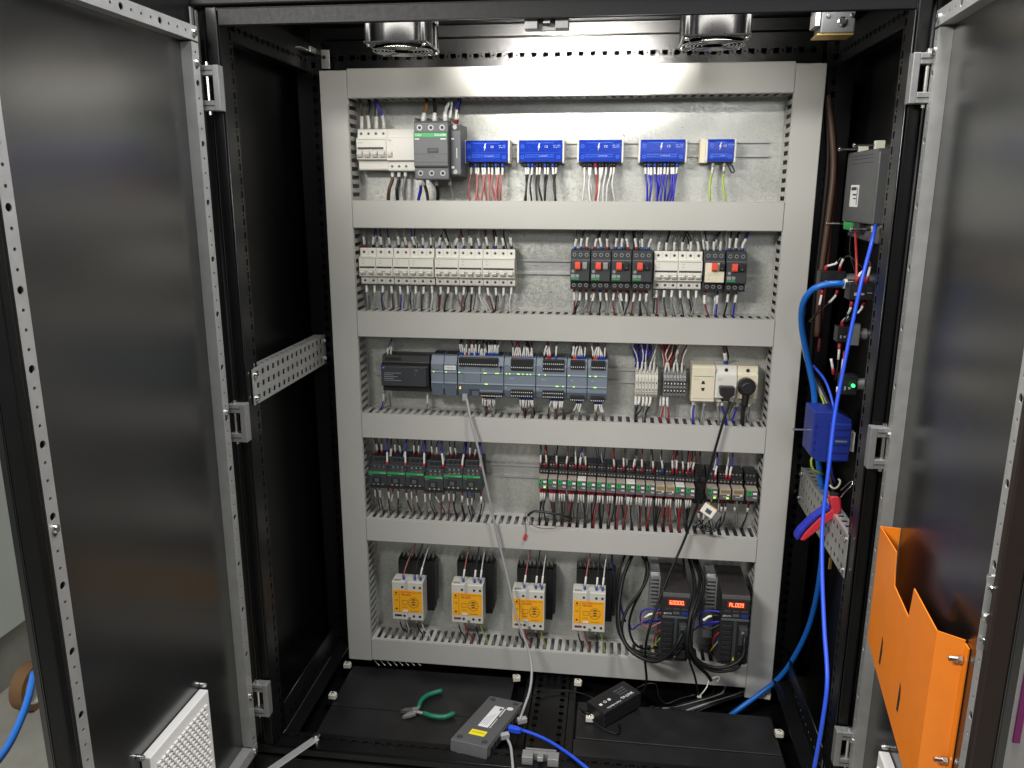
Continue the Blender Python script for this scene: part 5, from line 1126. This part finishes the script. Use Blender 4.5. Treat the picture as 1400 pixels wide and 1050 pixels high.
p = at(1158, 388, Y=-.20)
t = thing('cable_gland', 'metal cable gland clamping the thick blue cable', 'cable gland', p)
MB().cyl((0, 0, 0), 'x', .0085, .020, 14).build('body', 'steel', t, smooth=True); MB().cyl((-.006, 0, 0), 'x', .0095, .005, 14).build('tie', 'clip', t, smooth=True)
WR = 'marker-sleeved wires on the right wall contact blocks'
for (P, m, f, lb) in (([(1129, 371, -.085), (1130, 364, -.085), (1142, 361, -.09), (1150, 352, -.10)], 'wire_black', 'r', 'white-sleeved wire arching over the top contact block'),
                      ([(1148, 371, -.085), (1149, 363, -.09), (1153, 354, -.1)], 'wire_black', 'r', 'short white-sleeved wire on the top contact block'),
                      ([(1125, 395, -.085), (1123, 405, -.085), (1118, 425, -.08), (1108, 440, -.06)], 'wire_black', 'r', 'black wire falling left from the top contact block'),
                      ([(1145, 395, -.085), (1142, 405, -.085), (1125, 422, -.07), (1106, 440, -.05)], 'wire_black', 'r', 'black wire sweeping left under the top contact block'),
                      ([(1170, 387, -.225), (1176, 374, -.22), (1182, 368, -.2), (1172, 360, -.18), (1162, 350, -.15), (1155, 352, -.12)], 'wire_black', 'r', 'white-sleeved wire leaning right over the second contact block'),
                      ([(1184, 387, -.225), (1188, 372, -.22), (1190, 360, -.20), (1184, 352, -.18)], 'wire_maroon', 'r', 'white-sleeved wire standing at the right of the second contact block'),
                      ([(1165, 411, -.225), (1163, 422, -.22), (1158, 432, -.2), (1153, 440, -.17)], 'wire_black', 'r', 'white-sleeved wire joining the second and third contact blocks'),
                      ([(1182, 411, -.225), (1178, 422, -.21), (1168, 432, -.2), (1156, 440, -.16)], 'wire_black', 'r', 'short sleeved wire under the right of the second contact block'),
                      ([(1152, 447, -.15), (1152, 440, -.15), (1160, 432, -.16)], 'wire_black', 'r', 'short wire on top of the third contact block'),
                      ([(1148, 469, -.15), (1147, 484, -.15), (1145, 505, -.15), (1142, 520, -.15)], 'wire_black', 'r', 'sleeved wire hanging below the third contact block'),
                      ([(1140, 512, -.15), (1138, 500, -.15), (1136, 490, -.15)], 'wire_red', 'r', 'red sleeved wire end left of the green lamp'),
                      ([(1150, 514, -.18), (1152, 500, -.18), (1154, 480, -.17)], 'wire_red', 'r', 'red wire rising above the green lamp block'),
                      ([(1146, 545, -.18), (1145, 530, -.18), (1143, 560, -.16)], 'wire_red', 'r', 'red wire below the green lamp block')):
    trace(P, .0016, m, lb, 'wire', 'wire', 6, WR, ferr=(FM[f], .012, .0036), sleeve=(.022, .0026, .012))
trace([(1169, 306, -.10), (1170, 330, -.15), (1171, 355, -.20), (1171, 386, -.22)], .0024, 'wire_red', 'red supply wire dropping from the operator panel', 'wire', 'wire', 7, sleeve=(.020, .0040, 0))
trace([(1163, 320, -.10), (1162, 345, -.14), (1168, 368, -.18), (1172, 385, -.21)], .0011, 'wire_black', 'thin black supply wire beside the red one', 'wire', 'wire', 6)
wire([at(1197, 308, X=.590), at(1191, 335, X=.577), at(1178, 385, X=.562), at(1166, 440, X=.552), at(1152, 510, X=.540), at(1141, 570, X=.530), at(1133, 640, X=.522), at(1125, 710, X=.514), at(1124, 780, X=.508), at(1127, 860, X=.502), at(1131, 930, X=.498), at(1124, 990, X=.492), at(1112, 1056, X=.486)], .0036, 'cable_blue', 'long blue network cable hanging from the operator panel past the right wall', name='cable', cat='cable', n=10)
trace([(1156, 388, -.20), (1135, 388, -.20), (1112, 395, -.19), (1098, 415, -.17), (1096, 445, -.14), (1104, 490, -.11), (1112, 530, -.10), (1115, 570, -.10), (1120, 640, -.10), (1126, 700, -.10), (1122, 780, -.09), (1108, 850, -.06), (1085, 900, -.03), (1062, 930, -.01), (1030, 955, -.02), (1000, 977, -.05), (985, 992, -.08)], .0062, 'cable_sky', 'thick light-blue cable arching from the gland down behind the right duct', n=12)
trace([(1098, 470, -.06), (1106, 500, -.07), (1122, 535, -.09), (1133, 560, -.11)], .0055, 'cable_grey', 'thick grey cable running into the blue terminal box', n=10)
trace([(1101, 468, -.06), (1112, 505, -.08), (1126, 535, -.10), (1138, 560, -.12)], .0030, 'rubber', 'black cable beside the thick grey cable', n=8)
trace([(1112, 500, -.08), (1128, 520, -.12), (1137, 545, -.15), (1140, 560, -.16)], .0028, 'cable_blue', 'short blue wire running into the blue terminal box', n=8)
trace([(1122, 540, -.10), (1126, 550, -.11), (1127, 560, -.12)], .0024, 'wire_lime', 'yellow-green wire entering the top of the blue terminal box', 'wire', 'wire', 7)
trace([(1113, 620, -.13), (1109, 630, -.14), (1112, 642, -.14), (1126, 648, -.13)], .0026, 'wire_lime', 'yellow-green wire curling out under the blue terminal box', 'wire', 'wire', 7)
for i, (P, m, lb) in enumerate((([(1131, 625, -.14), (1133, 645, -.14), (1138, 665, -.15)], 'wire_brown', 'brown wire below the blue terminal box'), ([(1137, 625, -.15), (1138, 648, -.15), (1143, 662, -.15)], 'wire_navy', 'dark blue wire below the blue terminal box'))): trace(P, .003, m, lb, 'wire', 'wire', 7)
trace([(1134, 663, -.16), (1140, 668, -.165), (1146, 665, -.16), (1149, 658, -.155), (1146, 655, -.15)], .0022, 'clip', 'white cable tie around the leads below the blue terminal box', 'cable_tie', 'cable tie', 6)
trace([(1139, 668, -.15), (1140, 690, -.16), (1142, 720, -.15)], .005, 'rubber', 'black sheathed cable behind the cable stripper', n=8)
# blue terminal box
x0, x1, z0, z1 = xb(1107, 560, 1159, 628, -.16)
t = thing('blue_terminal_box', 'dark blue plastic terminal box on the right wall', 'terminal box', (x0, -.18, z0)); w, h = x1-x0, z1-z0
MB().prism([(0, .012), (.016, .0), (w-.006, .0), (w, .006), (w, h*.86), (w*.62, h), (0, h)], .0, .075, 'y').build('housing', 'blue_box', t, bevel=.002)
B('front_step', 'blue_box', t, (w*.40, w*.97, -.010, -.0002, h*.06, h*.80), bevel=.002); B('step_groove', 'wire_navy', t, *[(w*.41, w*.96, -.0108, -.0102, h*q, h*q+.0012) for q in (.22, .38, .54, .68)])
B('latch_window', 'cast_grey', t, (w*.58, w*.88, -.0112, -.0103, h*.44, h*.475)); B('side_notch', 'wire_navy', t, *[(w*.06, w*.10, -.0008, -.0001, h*(.2+.16*q), h*(.26+.16*q)) for q in range(4)])
B('label_tab', 'paper', t, (w+.0005, w+.010, .004, .030, h*.22, h*.60)); MB().cyl((-.035, .02, h*.58), 'x', .0022, .034, 8).build('fixing_screw', 'steel', t)
# cable stripper
P = lambda a, b, y=-.255: at(a, b, Y=y)
o = P(1120, 710); t = thing('cable_stripper', 'red and blue cable stripper knife hanging over the right channel', 'tool', o)
def flat(pts, y0, y1, name, m, bev=.003):
    mb = MB(); q = [P(*p)-o for p in pts]; n = len(q)
    mb.add([(v.x, v.y+y0, v.z) for v in q]+[(v.x, v.y+y1, v.z) for v in q], [tuple(range(n)), tuple(range(2*n-1, n-1, -1))]+[(i, i+n, (i+1) % n+n, (i+1) % n) for i in range(n)])
    return mb.build(name, m, t, bevel=bev)
flat([(1094, 739), (1099, 730), (1118, 710), (1137, 697), (1135, 683), (1137, 679), (1146, 679), (1150, 684), (1151, 698), (1146, 706), (1130, 716), (1112, 731), (1100, 740)], 0, .022, 'grip', 'tool_red')
flat([(1087, 733), (1092, 725), (1110, 707), (1124, 697), (1134, 690), (1136, 697), (1122, 705), (1104, 722), (1096, 732), (1092, 739), (1088, 738)], -.0015, .020, 'shell', 'tool_blue')
MB().cyl(P(1142, 680)-o+Vector((0, .011, 0)), 'z', .0085, .004, 14).build('clamp_mouth', 'black_matt', t)
wire([at(1145, 685, Y=-.25), at(1155, 673, Y=-.27), at(1163, 665, Y=-.29), at(1166, 661, Y=-.29), at(1164, 658, Y=-.285), at(1150, 670, Y=-.25)], .0012, 'steel', 'thin wire hanger looped through the cable stripper', name='hanger_loop', cat='wire')
p = at(1143, 756, Y=-.26); t = thing('key', 'brass key and ring hanging from the right channel', 'key', p)
MB().tube([(.011*math.cos(a*R(20)), .004*math.cos(a*R(20)), .011*math.sin(a*R(20))) for a in range(19)], .0016, 6, False).build('ring', 'brass', t, smooth='all'); B('blade', 'brass', t, (-.012, -.006, -.001, .001, -.036, -.010), bevel=.0006)
# brown-black cables in the gap right of the plate
for k, (P_, m, lb) in enumerate((([(1128, 120, .045), (1134, 165, .045), (1136, 215, .045), (1130, 270, .045), (1124, 330, .045), (1115, 400, .045), (1112, 470, .045)], 'wire_brown', 'brown cable running down the gap right of the plate'),
                                 ([(1124, 120, .05), (1128, 180, .05), (1129, 230, .05), (1121, 300, .05), (1113, 380, .05), (1108, 450, .05)], 'rubber', 'black cable running down the gap right of the plate'),
                                 ([(1122, 150, .055), (1124, 220, .055), (1117, 300, .055), (1108, 400, .055)], 'wire_grey', 'grey cable running down the gap right of the plate'),
                                 ([(1131, 130, .03), (1138, 190, .03), (1139, 240, .03), (1131, 310, .03), (1122, 380, .03), (1117, 460, .03)], 'wire_brown', 'brown cable outermost in the gap right of the plate'),
                                 ([(1126, 110, .035), (1131, 170, .035), (1132, 225, .035), (1126, 290, .035), (1117, 370, .035), (1111, 440, .035), (1106, 520, .035)], 'rubber', 'glossy black cable in the middle of the gap right of the plate'),
                                 ([(1134, 140, .04), (1141, 200, .04), (1142, 250, .04), (1134, 320, .04), (1126, 400, .04), (1118, 480, .04)], 'wire_maroon', 'dark red-brown cable nearest the side wall in the plate gap'))): trace(P_, .0070, m, lb, n=8)

# ================================================================== things on the floor of the cabinet
# network box lying upside down
A, B1, D1 = at(616, 1010, Z=.168), at(670, 951, Z=.118), at(668, 1020, Z=.168)
Hh = .030; ey = B1-A; Ly = ey.length; ey.normalize(); exv = D1-A; exv = exv-ey*exv.dot(ey); Lx = exv.length; exv.normalize(); nz = exv.cross(ey)
t = thing('network_box', 'dark grey network switch lying upside down on the cabinet floor', 'network switch', A-nz*Hh)
t.rotation_euler = Matrix((exv, ey, nz)).transposed().to_euler()
MB().prism([(0, .006), (.006, .0), (Lx-.004, 0), (Lx, .005), (Lx, Hh), (0, Hh)], 0, Ly, 'y').build('case', 'hmi', t, bevel=.0015)
for (fx, fy) in ((.014, .018), (Lx-.014, .018), (.014, Ly-.018), (Lx-.014, Ly-.018)): MB().cyl((fx, fy, Hh-.0002), 'z', .0065, .0018, 14).build('foot', 'charcoal', t, smooth=True)
B('paper_label', 'paper', t, (Lx*.36, Lx*.64, Ly*.34, Ly*.80, Hh+.0002, Hh+.0006)); B('label_print', 'ink', t, (Lx*.56, Lx*.62, Ly*.72, Ly*.77, Hh+.0007, Hh+.0009)); B('label_print', 'ink_grey', t, *[(Lx*(.40+.05*q), Lx*(.40+.05*q)+.001, Ly*.38, Ly*(.55+.03*q), Hh+.0007, Hh+.0009) for q in range(4)])
B('white_print', 'ink_white', t, (Lx*.68, Lx*.71, Ly*.60, Ly*.78, Hh+.0002, Hh+.0006), (Lx*.68, Lx*.70, Ly*.34, Ly*.55, Hh+.0002, Hh+.0006))
B('yellow_sticker', 'paper_yellow', t, (Lx*.30, Lx*.72, Ly*.16, Ly*.26, Hh+.0002, Hh+.0006)); text('lettering', 'NO.2020055', .0055, 'ink', t, (Lx*.51, Ly*.21, Hh+.0009), (0, 0, 0))
MB().cyl((Lx*.80, Ly*.80, Hh+.0002), 'z', .008, .0004, 18).build('seal_sticker', 'ink_white', t)
B('port_bezel', 'cast_grey', t, (Lx+.0003, Lx+.001, .008, Ly-.02, .006, Hh-.004)); B('port', 'black_matt', t, *[(Lx+.0011, Lx+.0016, .016+.021*q, .032+.021*q, .009, Hh-.008) for q in range(int((Ly-.05)/.021))])
# plugs of the network cables
pr = at(712, 985, Z=.120); t = thing('network_plug', 'clear grey network plug at the far port of the network box', 'plug', pr); B('body', 'cable_grey', t, (-.008, .014, -.006, .006, -.006, .006), bevel=.001); t.rotation_euler = (0, 0, R(25))
pr = at(690, 1006, Z=.140); t = thing('network_plug', 'clear grey network plug at the near port of the network box', 'plug', pr); B('body', 'cable_grey', t, (-.010, .010, -.006, .006, -.006, .006), bevel=.001); t.rotation_euler = (0, 0, R(25))
pr = at(702, 997, Z=.132); t = thing('network_plug', 'blue network plug in the middle port of the network box', 'plug', pr); MB().prism([(-.012, -.0065), (.006, -.0065), (.018, -.0035), (.018, .0035), (.006, .0065), (-.012, .0065)], -.006, .006, 'z').build('body', 'cable_blue', t, bevel=.0015); t.rotation_euler = (0, 0, R(-12))
wire([at(712, 998, Z=.132), at(728, 1003, Z=.134), at(750, 1013, Z=.138), at(775, 1029, Z=.145), at(802, 1050, Z=.155), at(830, 1075, Z=.15)], .0036, 'cable_blue', 'blue network cable leaving over the sill from the network box', name='cable', cat='cable', n=10)
wire([at(693, 1009, Z=.140), at(698, 1020, Z=.144), at(700, 1036, Z=.150), at(702, 1060, Z=.16)], .0030, 'cable_grey', 'grey network cable leaving over the sill from the network box', name='cable', cat='cable', n=10)
wire([at(715, 965, Z=.100), at(730, 951, Z=.098), at(750, 945, Z=.094), at(775, 944, Z=.094), at(798, 949, Z=.096), at(812, 955, Z=.10)], .0016, 'rubber', 'thin black lead from the adapter to the network box', name='cable', cat='cable')
# adapter
A, B1, D1 = at(803, 958, Z=.122), at(853, 932, Z=.122), at(818, 980, Z=.122)
ex2 = (B1-A); Lx = ex2.length; ex2.normalize(); ey2 = D1-A; ey2 = ey2-ex2*ey2.dot(ex2); Lw = ey2.length
t = thing('power_adapter', 'black power adapter brick with white print on the cabinet floor', 'power adapter', Vector((A.x, A.y, .0815))); t.rotation_euler = (0, R(-2), math.atan2(ex2.y, ex2.x))
Ha = .040; B('case', 'black_plastic', t, (0, Lx, -Lw, 0, 0, Ha), bevel=.002); B('seam', 'black_matt', t, (-.0004, Lx+.0004, -Lw-.0004, .0004, Ha*.52, Ha*.55))
text('lettering', 'TP-LINK', .011, 'ink_white', t, (Lx*.72, -Lw*.78, Ha+.0003), (0, 0, 0), bold=.02); text('lettering', 'POWER SUPPLY', .0065, 'ink_white', t, (Lx*.34, -Lw*.85, Ha+.0003), (0, 0, 0), bold=.02)
for k in range(3): text('lettering', ('INPUT 100-240V', 'OUTPUT 48V', '50/60Hz 0.8A')[k], .0048, 'ink_grey', t, (Lx*.72, -Lw*(.28+.14*k), Ha+.0003), (0, 0, 0))
MB().ring((Lx*.25, -Lw*.5, Ha+.0001), 'z', .0028, .0042, .0003, 14).ring((Lx*.36, -Lw*.5, Ha+.0001), 'z', .001, .0042, .0003, 14).box(Lx*.10, Lx*.16, -Lw*.58, -Lw*.46, Ha+.0001, Ha+.0004).build('symbol_print', 'ink_white', t)
wire([at(806, 976, Z=.10), at(800, 974, Z=.10), at(796, 972, Z=.096)], .004, 'rubber', 'short stub of lead at the near end of the adapter', name='cable', cat='cable')
wire([at(792, 968, Z=.096), at(806, 980, Z=.094), at(822, 994, Z=.088), at(840, 1003, Z=.085), at(848, 1000, Z=.085), at(846, 990, Z=.085)], .0018, 'rubber', 'thin black lead curling in front of the adapter', name='cable', cat='cable')
# side cutters
o = at(570, 972, Z=.0905); t = thing('side_cutters', 'small side cutters with green grips lying open on the cabinet floor', 'pliers', o)
Q = lambda a, b, z=.0885: at(a, b, Z=z)-o
def taper(pts, rs, name, m, n=10):
    P_ = smooth_path([Q(*p) for p in pts], .004); k = len(P_); r_ = [rs[0]+(rs[1]-rs[0])*math.sin(math.pi*min(1, i/(k-1)*1.0)*.5) for i in range(k)]; r_[-1] *= .6
    MB().tube(P_, r_, n).build(name, m, t, smooth='all')
taper([(572, 968), (576, 958), (586, 950), (605, 944)], (.0055, .0062), 'grip', 'grip_green'); taper([(579, 975), (592, 979), (608, 980), (622, 975)], (.0055, .0064), 'grip', 'grip_green')
taper([(566, 975), (571, 969), (574, 963)], (.0055, .004), 'handle_root', 'cast_grey'); taper([(564, 971), (573, 974), (582, 976)], (.0055, .004), 'handle_root', 'cast_grey')
def jaw(pts, z0, z1, m, name):
    q = [Q(*p) for p in pts]; n = len(q)
    MB().add([(v.x, v.y, v.z+z0) for v in q]+[(v.x, v.y, v.z+z1) for v in q], [tuple(range(n)), tuple(range(2*n-1, n-1, -1))]+[(i, i+n, (i+1) % n+n, (i+1) % n) for i in range(n)]).build(name, m, t, bevel=.001)
jaw([(547, 973), (555, 970), (564, 969), (566, 973), (558, 975)], -.004, .005, 'steel', 'jaw'); jaw([(550, 981), (557, 976), (566, 973), (569, 977), (560, 980)], -.004, .004, 'cast_grey', 'jaw')
MB().cyl(Q(568, 972)+Vector((0, 0, -.004)), 'z', .0075, .010, 14).build('pivot', 'cast_grey', t, smooth=True)
# cables in the floor opening under the right end of the duct
for k in range(9):
    a = (1030-k*7, 938+k*.6); b = (980-k*9, 962+k*.8); c = (925-k*6, 982-k*1.5)
    trace([(a[0], a[1]-12, .06), (a[0], a[1]+6, .03), (b[0], b[1], -.02), (c[0]+15, c[1]-4, -.03), (c[0]-10, c[1]+6, -.02)], .0030, 'rubber' if k not in (2, 6) else 'wire_grey', 'cable passing through the floor opening under the bottom duct', group='cables in the floor opening', n=6)
trace([(870, 958, -.05), (868, 945, -.05), (880, 936, -.05), (897, 935, -.05), (900, 950, -.05), (910, 962, -.05), (930, 955, -.05), (950, 950, -.06)], .0014, 'wire_black', 'thin black wire loop on the floor behind the adapter', 'wire', 'wire', 6)
for k in range(8):
    px = 510+k*8; trace([(px, 899, .02), (px+4, 905, .01), (px+9, 910, .0)], .0010, 'wire_white', 'clear strand end poking out under the left of the bottom duct', 'cable_end', 'wire', 5, 'strand ends under the bottom duct')
p = at(956, 952, Y=-.10); tag(B('tie_knot', 'clip', None, (-.005, .005, -.003, .003, -.003, .003), bevel=.001), 'small white cable tie end hanging under the bottom duct', 'cable tie').location = p

# ================================================================== finest wires as one mass, labels, sub-parts
me = bpy.data.meshes.new('fine_wires'); V = []; Fc = []; mi = []
for k, (mn, mb) in enumerate(FINE.items()):
    n = len(V); V += mb.v; Fc += [tuple(i+n for i in f) for f in mb.f]; mi += [k]*len(mb.f); me.materials.append(M[mn])
me.from_pydata(V, [], Fc); me.polygons.foreach_set('material_index', mi); me.update(); me.shade_smooth()
o = bpy.data.objects.new('fine_wires', me); C.objects.link(o); tag(o, 'mass of thin sleeved control wires crowding the terminals of every row', 'wires', kind='stuff')
ORD = 'first second third fourth fifth sixth seventh eighth ninth tenth eleventh twelfth thirteenth fourteenth fifteenth sixteenth seventeenth eighteenth nineteenth twentieth'.split()
ORD += ['twenty-'+o_ for o_ in ORD[:9]]+['thirtieth']
by = {}
for o in list(C.objects):
    if o.parent is None and o.get('label'): by.setdefault(o['label'], []).append(o)
for lb, L in by.items():
    if len(L) < 2: continue
    L.sort(key=lambda q: q.location.x)
    for k, q in enumerate(L): q['label'] = '%s %s' % (ORD[k], lb) if len(lb.split()) > 12 else '%s from left: %s' % (ORD[k], lb)
SUBP = dict(screw_recess='terminal_screw', lid_rib='lid', lid_gloss_bar='lid', lid_marking='lid', lid_boss='lid', bolt_symbol='lid', digits='display_window', key='panel', triangle_mark='panel', display_window='panel', button_slot='test_button', circuit_print='yellow_label', label_divider='yellow_label',
            white_sticker='yellow_label', indicator='yellow_label', sticker_print='rating_sticker', label_print='paper_label', armature='armature_window', clamp_opening='marker', terminal_row='terminal_bay', signal_connector='connector_bay', encoder_connector='connector_bay',
            cooling_fin='heat_sink', port_flap='port_recess', port='port_bezel', setting_dial='front_cover', rating_label='front_cover', green_label='front_cover', white_label='front_cover', auxiliary_label='auxiliary_block', step_groove='front_step', latch_window='front_step')
for o in list(C.objects):
    if o.parent is None or o.parent.parent is not None: continue
    bn = o.name.split('.')[0]; w = SUBP.get(bn)
    if bn == 'mark': w = 'stop_button'
    if bn in ('port', 'key') and o.parent.name.split('.')[0] in ('operator_panel_back',): continue
    if bn == 'digits': w = 'panel'
    if not w: continue
    sib = [c for c in o.parent.children if c.name.split('.')[0] == w]
    if sib:
        i = min(sib, key=lambda c: abs(int((c.name.split('.')+['0'])[1])-int((o.name.split('.')+['0'])[1]))); o.parent = i
